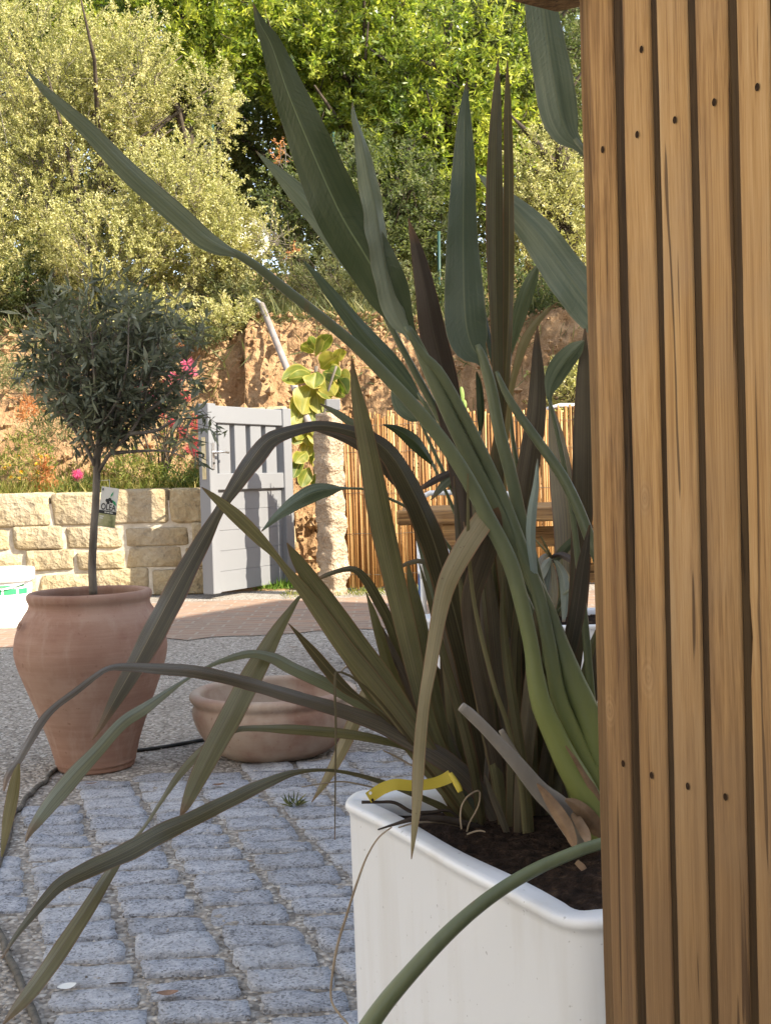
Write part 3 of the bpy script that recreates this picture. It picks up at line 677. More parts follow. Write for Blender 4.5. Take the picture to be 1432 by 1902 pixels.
# ---- rubble pier behind the gate, granite post on the other side of the opening
pier = MB(); rr = random.Random(9); c = P(503, 1000, 9.62)
zz = 0
for h in (.26, .22, .25, .24, .22, .24):
    for s in (-1, 1):
        stone_blob(pier, (c.x + s * .09, c.y, zz + h / 2), (.19 + rr.uniform(-.02, .02), .34, h - .01), rr.random() * 90)
    zz += h
o = pier.build('stone_pier', M['stone']); tag(o, 'rough stone gate pier standing right behind the open grey gate', 'pier')
def post():
    c = G(619, 1106); c.y += .08; t = thing('granite_post', 'rough square granite post between the rubber plant and the reed screen', 'post', (c.x, c.y, 0))
    ang = math.radians(50); ax = Vector((math.cos(ang), math.sin(ang), 0)), Vector((-math.sin(ang), math.cos(ang), 0))
    zt = 1.30; hw = .080; vs = []; ring = []
    for i in range(40):
        s = i / 10; e = int(s); f = s - e
        q = [(-1 + 2 * f, -1), (1, -1 + 2 * f), (1 - 2 * f, 1), (-1, 1 - 2 * f)][e]; ring.append(q)
    nz = 64
    for j in range(nz + 1):
        zc = zt * j / nz
        for q in ring:
            l = (abs(q[0]) ** 6 + abs(q[1]) ** 6) ** (1 / 6)
            p = ax[0] * (q[0] * hw / l) + ax[1] * (q[1] * hw / l)
            n = fbm(p.x * 9, p.y * 9, zc * 9, 5) * .022 + abs(fbm(p.x * 30, p.y * 30, zc * 30, 3)) * .012
            vs.append(Vector((c.x, c.y, zc)) + p * (1 + n / hw))
    vs.append(Vector((c.x, c.y, zt + .015)))
    fs = [(j * 40 + i, j * 40 + (i + 1) % 40, (j + 1) * 40 + (i + 1) % 40, (j + 1) * 40 + i) for j in range(nz) for i in range(40)]
    fs += [(nz * 40 + i, nz * 40 + (i + 1) % 40, len(vs) - 1) for i in range(40)]
    obj('shaft', vs, fs, M['postrock'], t)
    mb = MB(); cc = P(618, 758, c.y - .02)
    mb.box((cc.x, cc.y, zt + .06), (.10, .10, .08), bev=.004, rz=.15)
    mb.build('post_bracket', M['gate'], t, True, 30)
post()

# ---- reed screen
rf = thing('reed_screen', 'orange split reed screen tied with wire, closing off the yard beside the granite post', 'fence', (1.1, 8.72, 0))
mb = MB(); rr = random.Random(21); ti = []
x = P(636, 900, 8.72).x
while x < 2.75:
    wd = rr.uniform(.0045, .0095); y = 8.72 + rr.uniform(-.008, .008); zt = 1.30 + rr.uniform(-.035, .03) + .02 * math.sin(x * 5); t = rr.random(); ln = rr.uniform(-.012, .012)
    mb.tube([(x, y, .01 + rr.uniform(0, .02)), (x + ln * .4, y + .003, .65), (x + ln, y, zt)], wd, 5); ti += [t] * 15
    x += wd * rr.uniform(1.25, 1.8)
obj('canes', mb.v, mb.f, M['reed'], rf, True, ti)
mb = MB()
for zc in (.12, .42, .72, 1.02, 1.22):
    mb.tube([(P(636, 900, 8.72).x + i * .12, 8.708 + .003 * (i % 2), zc + .006 * math.sin(i * 1.7)) for i in range(25)], .0016, 4)
mb.build('tie_wire', M['hose'], rf)
MB().tube([P(1015, 760, 8.8), P(1040, 753, 8.8), P(1300, 752, 8.8)], .016, 8).build('top_rail', M['plastic'], rf)

# ---- wooden slat cladding close on the right
D = Vector((.452, -.892, 0)); NW = Vector((-.892, -.452, 0)); W0 = P(1094, 951, 1.06); W0.z = 0
def ws(xp):                      # distance along the cladding where it is seen at photo column xp (at the picture's middle height)
    v = ray(xp, 951); c = W0 - CAM
    # CAM + v t = W0 + D s  (plan view)
    det = v.x * (-D.y) + D.x * v.y
    t = (c.x * (-D.y) + D.x * c.y) / det
    return ((CAM + v * t) - W0).dot(D)
clad = thing('slatted_wood_cladding', 'weathered brown wooden slats with dark gaps, closest to the viewer on the right', 'wood cladding', W0)
WA = (D, NW, Vector((0, 0, 1)))
def onwall(x, y):
    v = ray(x, y); c = W0 - CAM; det = v.x * (-D.y) + D.x * v.y; t_ = (c.x * (-D.y) + D.x * c.y) / det
    return CAM + v * t_
KN = []
for (x, y, r_) in ((1197, 925, .0062), (1203, 1258, .0075), (1132, 1320, .0060)):
    q_ = onwall(x, y); KN.append((D, q_.dot(D), q_.z, r_))
M['plank'] = m_wood(knots=KN)
edges = [(1113.5, 1158), (1175, 1227), (1239.5, 1294.5), (1310.5, 1370), (1386.5, 1446), (1463, 1526), (1545, 1612)]
rr = random.Random(4)
def plank(name, s0, s1, nrm, th, mat, z0=0.004, z1=2.75, par=clad, t=0, notch=None, wob=.0012):
    """one board, front face subdivided so that its edges waver a little"""
    nz = 90; prof = [(-.5, -1), (-.5, -.22), (-.42, 0), (-.2, .0), (0, 0), (.2, .0), (.42, 0), (.5, -.22), (.5, -1)]
    vs = []; wd = s1 - s0; sd = rr.random() * 90
    for j in range(nz + 1):
        zc = z0 + (z1 - z0) * j / nz
        for k, (a_, b_) in enumerate(prof):
            e = mnoise.noise(Vector((zc * 3 + sd, a_ * 3, 1))) * wob + mnoise.noise(Vector((zc * 17 + sd, a_ * 3, 4))) * wob * .5
            if notch and a_ < -.3: 
                q = (zc - notch[0]) / notch[1]; e += notch[2] * math.exp(-q * q * q * q)
            bb = b_ * (.003 if b_ > -1 else th)
            vs.append(W0 + D * (s0 + wd * (.5 + a_) + e) + NW * (nrm + bb + (mnoise.noise(Vector((zc * 5 + sd, a_ * 4, 7))) * .0006 if b_ == 0 else 0)) + Vector((0, 0, zc)))
    n = len(prof)
    fs = [(j * n + k, (j + 1) * n + k, (j + 1) * n + k + 1, j * n + k + 1) for j in range(nz) for k in range(n - 1)]
    fs += [tuple(range(n)), tuple(range((nz + 1) * n - 1, nz * n - 1, -1))]
    return obj(name, vs, fs, mat, par, True, [t] * len(vs))
S0 = ws(1094); S1 = ws(1112.3)
plank('edge_board', S0, S1, -.003, .045, m_wood('edge_plank', dark=.66, grey=.45), t=.35)
tn = [.15, .42, .63, .38, .85, .2, .5]
boards = []
for (a_, b_), t_ in zip(edges, tn):
    nt_ = None
    if a_ == 1386.5:
        zz = P(1388, 1158, 1.06 - ws(1388) * .892).z; nt_ = (zz, .012, .0042)
    boards.append(plank('board', ws(a_), ws(b_), 0, .020, M['plank'], t=t_, notch=nt_))
zs = S1
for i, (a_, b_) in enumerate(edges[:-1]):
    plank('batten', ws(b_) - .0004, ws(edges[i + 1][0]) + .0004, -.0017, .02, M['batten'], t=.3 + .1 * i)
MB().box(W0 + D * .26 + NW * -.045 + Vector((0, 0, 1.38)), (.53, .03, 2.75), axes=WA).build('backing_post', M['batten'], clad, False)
# countersunk screws
for (x, y) in ((1120, 278), (1184, 250), (1254, 223), (1327, 190), (1407, 162), (1158, 1418), (1211, 1440), (1278, 1460), (1348, 1480), (1192, 92)):
    xm = x - (951 - y) * -.029
    v = ray(x, y); c = W0 - CAM; det = v.x * (-D.y) + D.x * v.y; t_ = (c.x * (-D.y) + D.x * c.y) / det
    p = CAM + v * t_ + NW * .0006
    mb = MB(); n = 14; vs = [p]
    for k in range(n):
        a_ = 2 * math.pi * k / n; vs.append(p + D * (math.cos(a_) * .0022) + Vector((0, 0, math.sin(a_) * .0030)) + NW * .0004)
    mb.add(vs, [(0, 1 + k, 1 + (k + 1) % n) for k in range(n)])
    mb.build('screw_head', M['screwbrown'], clad)
bmb = MB(); pa = P(1067, 10, 1.16); pb = P(985, -12, 1.05); dr = (pa - pb).normalized()
bmb.box((pa + pb) / 2 + Vector((0, 0, .024)), (.13, .045, .05), bev=.003, axes=(dr, dr.cross(Vector((0, 0, 1))).normalized(), dr.cross(Vector((0, 0, 1))).normalized().cross(dr)))
o = bmb.build('overhead_beam', M['plank'], clad, True, 30)

# ---- the house beside the yard (out of the picture on the right): it shades the foreground
hs = thing('house', 'flat roofed ochre house beside the yard, outside the right edge', 'house', (9.5, 2.0, 0))
HD = Vector((.512, .859, 0)); HP = Vector((.859, -.512, 0)); HH = 5.5
sh = HH / math.tan(SUN_EL); off = Vector((math.cos(SUN_AZ), -math.sin(SUN_AZ), 0)) * sh
B1 = Vector((-.61, 8.11, 0)) + off
hm = MB(); hc = B1 - HD * 7 + HP * 4; HA = (HD, HP, Vector((0, 0, 1)))
hm.box(hc + Vector((0, 0, HH / 2 - .1)), (14, 8, HH - .2), axes=HA); hm.build('wall', M['plaster'], hs, False)
MB().box(hc + Vector((0, 0, HH - .055)), (14.0, 8.3, .12), axes=HA).build('roof_slab', M['plaster'], hs, False)
for k in range(4):
    for zc in (1.35, 4.0):
        wc = B1 - HD * (2 + 3.2 * k) + Vector((0, 0, zc)) - HP * .01
        wf = MB().box(wc, (1.1, .06, 1.3), axes=HA).build('window', M['plastic'], hs, False)
        MB().box(wc - HP * .035, (.96, .02, 1.16), axes=HA).build('pane', M['glass'], wf, False)
        for s_ in (-1, 1): MB().box(wc + HD * (s_ * .86) - HP * .02, (.55, .04, 1.34), axes=HA).build('shutter', M['shutter'], hs, False)

# unseen house added to the left behind the camera: sunlit, it bounces warm light
h2 = thing('added_bounce_house', 'unseen cream rendered house added beyond the left edge to bounce warm light', 'house', (-9, -3, 0))
MB().box((-9.0, -3.5, 3.0), (6, 15, 6)).build('wall', noisy('cream_render', [(.3, (.56, .52, .46)), (.7, (.64, .60, .53))], 3, 6, .9, .1, .3, .004, 60), h2, False)
MB().box((-9.0, -3.5, 6.08), (6.5, 15.5, .15)).build('roof_slab', M['plaster'], h2, False)
for k in range(4):
    for zc in (1.5, 4.3):
        wf = MB().box((-5.99, -9 + 3.6 * k, zc), (.06, 1.1, 1.3)).build('window', M['plastic'], h2, False)
        MB().box((-5.955, -9 + 3.6 * k, zc), (.02, .96, 1.16)).build('pane', M['glass'], wf, False)

# ================================================================== POTS, TUBS, FURNITURE
pc = G(179, 1424); sc = 3.42 / F
def pr(rows): return [(r * sc_, max(.0, (y0 - y) * sc_)) for r, y in rows]
pot = thing('terracotta_pot', 'tall terracotta urn with a rolled rim, holding the olive tree', 'pot', pc)
sc_ = pc.y / F; y0 = 1424
rows = [(60, 1424), (69, 1423), (71, 1419), (70.5, 1415), (73, 1412.5), (74.5, 1410), (73.6, 1407), (77, 1395), (82, 1375), (90, 1350), (99, 1325), (108, 1300), (117, 1277), (126, 1253), (134, 1230), (138.5, 1210), (139, 1196), (136, 1175), (130, 1157), (121, 1138), (113, 1126), (110, 1119), (110, 1114), (113, 1108), (114, 1101), (112, 1096), (107, 1094), (101, 1095), (99, 1100), (100, 1112), (104, 1125)]
MB().lathe(cr([(a_, 0, b_) for a_, b_ in pr(rows)], 110)[:, [0, 2]].tolist(), pc, 96, wob=.004).build('vessel', M['terra'], pot)
so_ = MB(); so_.lathe([(.0001, .475), (.06, .478), (.12, .474), (.158, .470)], pc, 40, wob=.01); so_.build('soil', M['soil'], pot)
# maker's stamp pressed into the shoulder
st = P(61, 1160, pc.y - .10); mb = MB()
dd = Vector((st.x - pc.x, st.y - pc.y, 0)).normalized(); cz = st.z; rad_ = .2075
cen = Vector((pc.x, pc.y, 0)) + dd * rad_ + Vector((0, 0, cz)); tx = Vector((-dd.y, dd.x, 0)); tz = (Vector((0, 0, 1)) - dd * .45).normalized()
for r_ in (.0125, .0075):
    mb.tube([cen + tx * (math.cos(q) * r_) + tz * (math.sin(q) * r_ * 1.1) for q in np.linspace(0, 6.2832, 21)], .0011, 5)
for q in (0.4, 1.6, 2.8, 4.1, 5.3): mb.tube([cen + tx * math.cos(q) * .003 + tz * math.sin(q) * .003, cen + tx * math.cos(q) * .0075 + tz * math.sin(q) * .0075], .0012, 5)
mb.build('stamp', M['terra'], pot)

bc = G(511, 1396); bowl = thing('terracotta_bowl', 'low empty pale terracotta bowl with a thick rim, on the gravel behind the flax leaves', 'bowl', bc)
sc_ = bc.y / F; y0 = 1396
rows = [(60, 1396), (92, 1395), (104, 1390), (122, 1376), (138, 1352), (148, 1328), (150.5, 1312), (147.5, 1301), (146.5, 1298), (151, 1294), (155, 1288), (154.5, 1281), (150, 1277.5), (143, 1276.5), (137, 1278), (134.5, 1283), (135, 1292), (133, 1310), (124, 1340), (105, 1368), (80, 1382), (1, 1384)]
MB().lathe(cr([(a_, 0, b_) for a_, b_ in pr(rows)], 80)[:, [0, 2]].tolist(), bc, 80, wob=.005).build('vessel', M['terra2'], bowl)

# white bucket at the left
uc = G(8, 1163); bk = thing('white_bucket', 'white plastic bucket with green print and lid, at the foot of the stone wall', 'bucket', uc)
sb = uc.y / F
MB().lathe([(.045, .004), (48 * sb, .0), (50 * sb, .006), (52 * sb, 50 * sb), (54 * sb, 88 * sb)], uc, 48).build('tub', M['plastic'], bk)
MB().lathe([(54.2 * sb, 84 * sb), (58.5 * sb, 85 * sb), (59 * sb, 92 * sb), (59.5 * sb, 104 * sb), (58 * sb, 108 * sb), (54 * sb, 108.5 * sb), (52 * sb, 105 * sb), (.001, 105 * sb)], uc, 48).build('lid', M['plastic'], bk)
def wrap(a0, a1, z0, z1, R0, R1, name, mat, par):
    n = 14; vs = []
    for j in range(2):
        for i in range(n + 1):
            a_ = a0 + (a1 - a0) * i / n; R = (R0, R1)[j]
            vs.append(uc + Vector((math.sin(a_) * R, -math.cos(a_) * R, (z0, z1)[j])))
    return obj(name, vs, [(i, i + 1, n + 2 + i, n + 1 + i) for i in range(n)], mat, par, True)
for a0, a1 in ((-.9, -.35), (-.25, .28), (.36, .78), (.88, 1.25)): wrap(a0, a1, 62 * sb, 72 * sb, 53.4 * sb, 53.9 * sb, 'printed_band', M['green'], bk)
for a0, a1 in ((-.7, .0), (.1, .6), (.75, 1.1)): wrap(a0, a1, 76 * sb, 79 * sb, 54.1 * sb, 54.2 * sb, 'printed_band', M['green'], bk)
MB().tube([uc + Vector((math.sin(q) * 58 * sb, -math.cos(q) * 60 * sb, 88 * sb - 14 * sb * math.cos(q))) for q in np.linspace(-1.5, 1.5, 20)], .003, 6).build('handle', M['metal'], bk)

# hoses on the ground
def onground(pts, r_, name, mat, label, cat='hose', z=None):
    Q = cr([tuple(G(x, y, r_)) for x, y in pts], len(pts) * 8)
    mb = MB(); mb.tube([Vector(q[:3]) for q in Q], r_, 8); o = mb.build(name, mat); tag(o, label, cat); return o
onground([(255, 1394), (300, 1388), (340, 1381), (374, 1375), (410, 1371)], .0055, 'garden_hose', M['black'], 'straight black garden hose running from the clay urn to the low bowl', 'hose')
onground([(128, 1418), (112, 1425), (98, 1434), (90, 1442), (86, 1452), (74, 1458), (65, 1466), (60, 1474), (50, 1480), (44, 1490), (40, 1500), (28, 1508), (22, 1520), (20, 1535), (18, 1552), (10, 1575), (0, 1600), (-12, 1640)], .0065, 'wavy_hose', M['hose'], 'kinked wavy grey hose curling away to the left from the foot of the urn', 'hose')
onground([(-30, 1690), (4, 1740), (14, 1772), (32, 1806), (45, 1842), (60, 1875), (72, 1910), (80, 1960)], .0065, 'grey_cable', M['hose'], 'thick grey cable lying on the gravel in the bottom left corner', 'cable')

# the white trough planter
def rounded(poly, rad, per=10):
    out = []
    n = len(poly)
    for i in range(n):
        p = Vector(poly[i]); a_ = (Vector(poly[i - 1]) - p).normalized(); b_ = (Vector(poly[(i + 1) % n]) - p).normalized()
        h = math.acos(max(-1, min(1, a_.dot(b_)))) / 2; t = (rad[i] if hasattr(rad, '__len__') else rad) / math.tan(h)
        A = p + a_ * t; B = p + b_ * t
        for k in range(per + 1):
            u = k / per; out.append(A * (1 - u) ** 2 + p * (2 * u * (1 - u)) + B * u * u)
    res = []
    for i in range(len(out)):
        a_, b_ = out[i], out[(i + 1) % len(out)]; m_ = max(1, int((b_ - a_).length / .03))
        for k in range(m_): res.append(a_.lerp(b_, k / m_))
    return res
def trough(t, poly, H, rad, rim, wavy, mat, soilz, taper=.006):
    pl = rounded(poly, rad); n = len(pl)
    cen = sum(pl, Vector((0, 0))) / n
    nrm = []
    for i in range(n):
        d_ = (pl[(i + 1) % n] - pl[i - 1]).normalized(); q = Vector((d_.y, -d_.x))
        if q.dot(pl[i] - cen) < 0: q = -q
        nrm.append(q)
    prof = [(-taper, .0), (-taper, .003), (-.002, H - .022), (-.001, H - .016), (.002, H - .012), (.0040, H - .009), (.0044, H - .006), (.0034, H - .0025), (.001, H - .0005), (-.006, H), (-rim * .5, H - .001), (-rim + .006, H - .002), (-rim, H - .006), (-rim - .003, H - .02), (-rim - .004, soilz - .03)]
    vs = []
    for o_, z_ in prof:
        for i in range(n):
            wv = wavy * math.sin(i * .62 + 1) * (1 if o_ > -.01 and z_ > H - .03 else 0)
            wz = wavy * .8 * math.sin(i * .62 + .2) * (1 if z_ > H - .03 else 0)
            q = pl[i] + nrm[i] * (o_ + wv); vs.append((q.x, q.y, z_ + wz))
    fs = [(j * n + i, j * n + (i + 1) % n, (j + 1) * n + (i + 1) % n, (j + 1) * n + i) for j in range(len(prof) - 1) for i in range(n)]
    obj('trough', vs, fs, mat, t, True)
    # soil, mounded
    vs = []; rings = 22
    for j in range(rings + 1):
        f = 1 - j / rings
        for i in range(n):
            q = cen + (pl[i] - nrm[i] * (rim + .002) - cen) * f
            z_ = soilz + .018 * (1 - f * f) + fbm(q.x * 22, q.y * 22, 3, 5) * .010 + fbm(q.x * 80, q.y * 80, 3, 3) * .004
            vs.append((q.x, q.y, z_))
    fs = [(j * n + i, j * n + (i + 1) % n, (j + 1) * n + (i + 1) % n, (j + 1) * n + i) for j in range(rings) for i in range(n)]
    obj('soil', vs, fs, M['soil'], t, True)
PH = .36
c1 = G(619, 1474, PH); c2 = G(1056, 1712, PH)
pl = thing('white_planter', 'front white trough planter with rolled rim, holding the big bronze flax clump', 'planter', (c1.x + .2, c1.y - .2, 0))
trough(pl, [(c1.x, c1.y), (c2.x, c2.y), (c2.x + .46, c2.y + .03), (c1.x + .80, c1.y + .12)], PH, (.048, .085, .05, .05), .034, .0026, M['white'], PH - .026)
c1 = G(779, 1140, .40); c2 = G(838, 1166, .40); c1.y = min(c1.y, 3.75)
pl2 = thing('white_planter', 'second white trough planter half hidden behind the flax clump, farther back', 'planter', (c1.x + .3, c1.y, 0))
trough(pl2, [(c1.x, c1.y), (c2.x - .02, c2.y), (c2.x + .75, c2.y - .05), (c2.x + .75, c1.y + .05)], .40, .05, .03, .0, M['white'], .375)

# timber table
tb = thing('timber_table', 'weathered timber garden table behind the flax clump, its left end showing', 'table', (.6, 4.7, 0))
tx0 = P(737, 950, 4.3).x; zt = P(900, 945, 4.3).z; mb_t = .052
for k in range(5):
    y = 4.3 + .08 + k * .165
    MB().box(((tx0 + 1.9) / 2 + (.03 if k else 0), y, zt - mb_t / 2), (1.9 - tx0, .160, mb_t), bev=.006).build('top_plank', M['tablewood'], tb, True, 30)
for x in (tx0 + .20, 1.75):
    MB().box((x, 4.7, zt - mb_t - .045), (.07, .74, .09), bev=.004).build('batten', M['tablewood'], tb, True, 30)
    for s_ in (-1, 1):
        a_ = Vector((x, 4.7 + s_ * .12, zt - mb_t - .004)); b_ = Vector((x, 4.7 + s_ * .36, .0)); d_ = (b_ - a_).normalized(); n_ = d_.cross(Vector((1, 0, 0)))
        MB().box((a_ + b_) / 2 + Vector((.073 , 0, 0)), (.07, .095, (b_ - a_).length), bev=.004, axes=(Vector((1, 0, 0)), n_, d_)).build('leg', M['tablewood'], tb, True, 30)
MB().box((1.0, 4.46, zt - .115), (1.5, .05, .075), bev=.004).build('apron', M['tablewood'], tb, True, 30)
MB().box((1.0, 4.64, zt - .27), (1.5, .05, .07), bev=.004).build('stretcher', M['tablewood'], tb, True, 30)
a_ = P(818, 974, 4.55); b_ = P(858, 1012, 4.55)
MB().tube([a_, b_, b_ + (b_ - a_) * 1.2], .025, 8).build('brace', M['tablewood'], tb)

# garden chair with a blue striped sling
ch = thing('garden_chair', 'white framed garden chair with blue striped sling behind the timber table', 'chair', (.3, 5.4, 0))
cx0, cy = P(784, 1100, 5.3).x, 5.3
mb = MB()
for x in (cx0, cx0 + .46):
    mb.tube([(x, cy - .22, .0), (x, cy - .2, .40), (x, cy + .2, .38), (x, cy + .34, .70), (x, cy + .35, .72)], .013, 8)
    mb.tube([(x, cy + .24, .0), (x, cy + .18, .39)], .012, 8)
    mb.tube([(x, cy - .22, .38), (x, cy - .24, .60), (x, cy + .24, .60)], .012, 8)
mb.tube([(cx0, cy + .35, .71), (cx0 + .06, cy + .36, .74), (cx0 + .40, cy + .36, .74), (cx0 + .46, cy + .35, .71)], .013, 8)
mb.build('frame', M['plastic'], ch)
def sling():
    t = NT('blue_striped_sling'); v = t.n('SeparateXYZ', Vector=t.coord('Object')).outputs[0]
    f = t.math('FRACT', t.math('MULTIPLY', v, 16.0)); c = t.ramp(f, [(0, (.02, .11, .24)), (.5, (.02, .11, .24)), (.52, (.55, .58, .6)), (.68, (.02, .03, .06))], 'CONSTANT')
    return t.bsdf(c, .85, .1)
SL = sling(); pts = [(-.19, .37), (-.1, .345), (.0, .335), (.1, .34), (.2, .37), (.24, .46), (.28, .55), (.305, .61)]
vs = [(x, cy + a_, b_) for a_, b_ in pts for x in np.linspace(cx0 + .01, cx0 + .45, 9)]
obj('sling', vs, [(j * 9 + i, j * 9 + i + 1, j * 9 + 10 + i, j * 9 + 9 + i) for j in range(7) for i in range(8)], SL, ch, True)
vs = [(cx0 - .012, cy + a_, b_) for a_ in np.linspace(-.2, .2, 6) for b_ in (.37, .13)]
obj('side_flap', vs, [(i * 2, i * 2 + 1, i * 2 + 3, i * 2 + 2) for i in range(5)], M['blue'], ch, True)

# ================================================================== OLIVE TREE
ol = thing('olive_tree', 'small standard olive tree with grey green leaves growing in the tall clay urn', 'olive tree', (pc.x, pc.y, .47))
D0 = pc.y
def pp(l): return [P(x, y, D0 + o_) for x, y, o_ in l]
mb = MB()
mb.tube([Vector(q) for q in cr([tuple(v) for v in pp([(174, 1104, 0), (172, 1050, 0), (175, 985, 0), (179, 925, 0), (181, 862, 0), (184, 820, .0), (187, 760, .01), (190, 680, .02), (196, 600, .03), (200, 560, .03)])], 60)], np.interp(np.linspace(0, 1, 60), [0, .12, .45, .6, 1], [.0125, .0115, .0108, .0075, .002]).tolist(), 12)
mb.build('trunk', M['bark'], ol)
mb = MB(); rr = random.Random(8)
ends = []
for br in ([(182, 880, 0), (205, 842, -.02), (238, 808, -.03), (262, 770, -.03), (278, 700, -.02), (300, 610, 0)], [(180, 870, 0), (160, 830, -.03), (130, 780, -.05), (108, 700, -.06), (90, 620, -.05)],
           [(181, 868, 0), (172, 820, .05), (150, 760, .10), (140, 680, .14), (135, 600, .15)], [(183, 850, 0), (200, 800, .06), (230, 740, .12), (250, 660, .16), (262, 590, .17)],
           [(184, 830, 0), (180, 770, -.07), (176, 700, -.13), (170, 620, -.15), (165, 560, -.14)], [(186, 800, 0), (215, 750, -.09), (236, 680, -.15), (240, 590, -.16)],
           [(262, 770, -.03), (300, 745, -.03), (340, 700, -.02), (372, 660, 0)], [(240, 806, -.03), (290, 800, -.02), (330, 780, 0), (392, 775, .01)], [(130, 780, -.05), (95, 750, -.06), (60, 690, -.05)],
           [(205, 842, -.02), (260, 838, .0), (310, 838, .0), (345, 850, 0)]):
    q = cr([tuple(v) for v in pp(br)], 18); mb.tube([Vector(v) for v in q], np.linspace(.0062, .0015, 18).tolist(), 7)
mb.build('branch', M['bark'], ol)
cc = P(198, 690, D0)
crown('foliage', cc, (.228, .21, .252), 400, 12, .043, .0105, M['oliveleaf'], ol, 31, .13, .55, .28, (M['bark'], 1, .0013), 0, 0, .55)
o2, _, _ = crown('stray_sprays', P(325, 790, D0), (.115, .10, .12), 16, 9, .043, .0105, M['oliveleaf'], ol, 33, .12, .1, .5, (M['bark'], 1, .0012))
crown('stray_sprays', P(350, 625, D0), (.05, .06, .10), 9, 9, .043, .0105, M['oliveleaf'], ol, 35, .12, .5, .3, (M['bark'], 1, .0012))
crown('stray_sprays', P(385, 772, D0), (.02, .03, .012), 3, 6, .036, .009, M['oliveleaf'], ol, 36, .06, .2, .3, (M['bark'], 1, .001))

# plant label hanging on the trunk
tg = thing('plant_label', 'white printed card label reading OLEA hanging on the olive trunk', 'plant label', P(203, 945, D0 - .03))
ca, cb = P(190, 903, D0 - .035), P(222, 908, D0 - .03); cd_ = P(182, 977, D0 - .035); ce = P(216, 985, D0 - .03)
ux = (cb - ca); wd_ = ux.length; ux.normalize(); uz = (ca - cd_); ht_ = uz.length; uz = uz.normalized(); un = ux.cross(uz).normalized()
if un.y > 0: un = -un
def card(u0_, u1_, v0, v1, off_, name, mat, par):
    n = 6; vs = []
    for j in range(n + 1):
        for i in range(2):
            u_ = (u0_, u1_)[i]; v_ = v0 + (v1 - v0) * j / n
            vs.append(ca + ux * (u_ * wd_) - uz * (v_ * ht_) + un * (off_ + .004 * math.sin(v_ * 3.1)))
    return obj(name, vs, [(j * 2, j * 2 + 1, j * 2 + 3, j * 2 + 2) for j in range(n)], mat, par, True)
cardo = card(0, 1, 0, 1, 0, 'card', M['card'], tg)
card(-.0, 1, .66, .985, .0006, 'picture', M['olivepic'], tg)
card(.0, 1, .585, .665, .0008, 'caption_bar', M['ink'], tg)
for k, (w0, w1) in enumerate(((.32, .44), (.47, .60), (.63, .80))): card(w0, w1, .612, .638, .0012, 'caption_bar', M['card'], tg)
card(.06, .30, .72, .75, .0012, 'caption_bar', M['card'], tg); card(.06, .26, .77, .80, .0012, 'caption_bar', M['card'], tg)
card(.05, .13, .04, .10, .0012, 'caption_bar', M['ink'], tg)
cu = bpy.data.curves.new('label_text', 'FONT'); cu.body = 'OLEA'; cu.size = 1; cu.extrude = .0; cu.offset = .022; cu.align_x = 'CENTER'
to = bpy.data.objects.new('tmp', cu); S.collection.objects.link(to)
bpy.context.view_layer.update(); me = bpy.data.meshes.new_from_object(to.evaluated_get(bpy.context.evaluated_depsgraph_get())); bpy.data.objects.remove(to)
xs = [v.co.x for v in me.vertices]; ys = [v.co.y for v in me.vertices]; kx = .86 / (max(xs) - min(xs)); ky = .165 / (max(ys) - min(ys)); xm = (max(xs) + min(xs)) / 2
for v in me.vertices:
    u_ = .52 + (v.co.x - xm) * kx; v_ = .572 - (v.co.y - min(ys)) * ky
    v.co = ca + ux * (u_ * wd_) - uz * (v_ * ht_) + un * (.0012 + .004 * math.sin(v_ * 3.1))
lt = fin('lettering', me, M['ink'], tg, False)
mb = MB()
for (u_, v_, r_) in ((.40, .33, .10), (.54, .30, .10), (.66, .34, .09), (.47, .38, .09)):
    c_ = ca + ux * (u_ * wd_) - uz * (v_ * ht_) + un * .0045; n = 14
    vs = [c_] + [c_ + ux * (math.cos(q) * r_ * wd_) + uz * (math.sin(q) * r_ * wd_ * 1.05) for q in np.linspace(0, 6.2832, n, endpoint=False)]
    mb.add(vs, [(0, 1 + k, 1 + (k + 1) % n) for k in range(n)])
mb.build('olive_emblem', M['ink'], tg, False)
mb = MB()
for (u0_, v0, u1_, v1, wq) in ((.70, .30, .96, .44, .05), (.56, .25, .72, .08, .03)):
    a_ = ca + ux * (u0_ * wd_) - uz * (v0 * ht_) + un * .0048; b_ = ca + ux * (u1_ * wd_) - uz * (v1 * ht_) + un * .0048; d_ = (b_ - a_); s_ = d_.cross(un).normalized() * wd_ * wq * 1.6
    mb.add([a_, a_.lerp(b_, .45) + s_, b_, a_.lerp(b_, .45) - s_], [(0, 1, 2, 3)])
mb.build('olive_emblem', M['green'], tg, False)
MB().tube([ca + ux * wd_ * .45 - uz * ht_ * .03, ca + ux * wd_ * .3 + uz * .02 + Vector((0, .02, 0)), P(180, 893, D0)], .0008, 5).build('string', M['card'], tg)

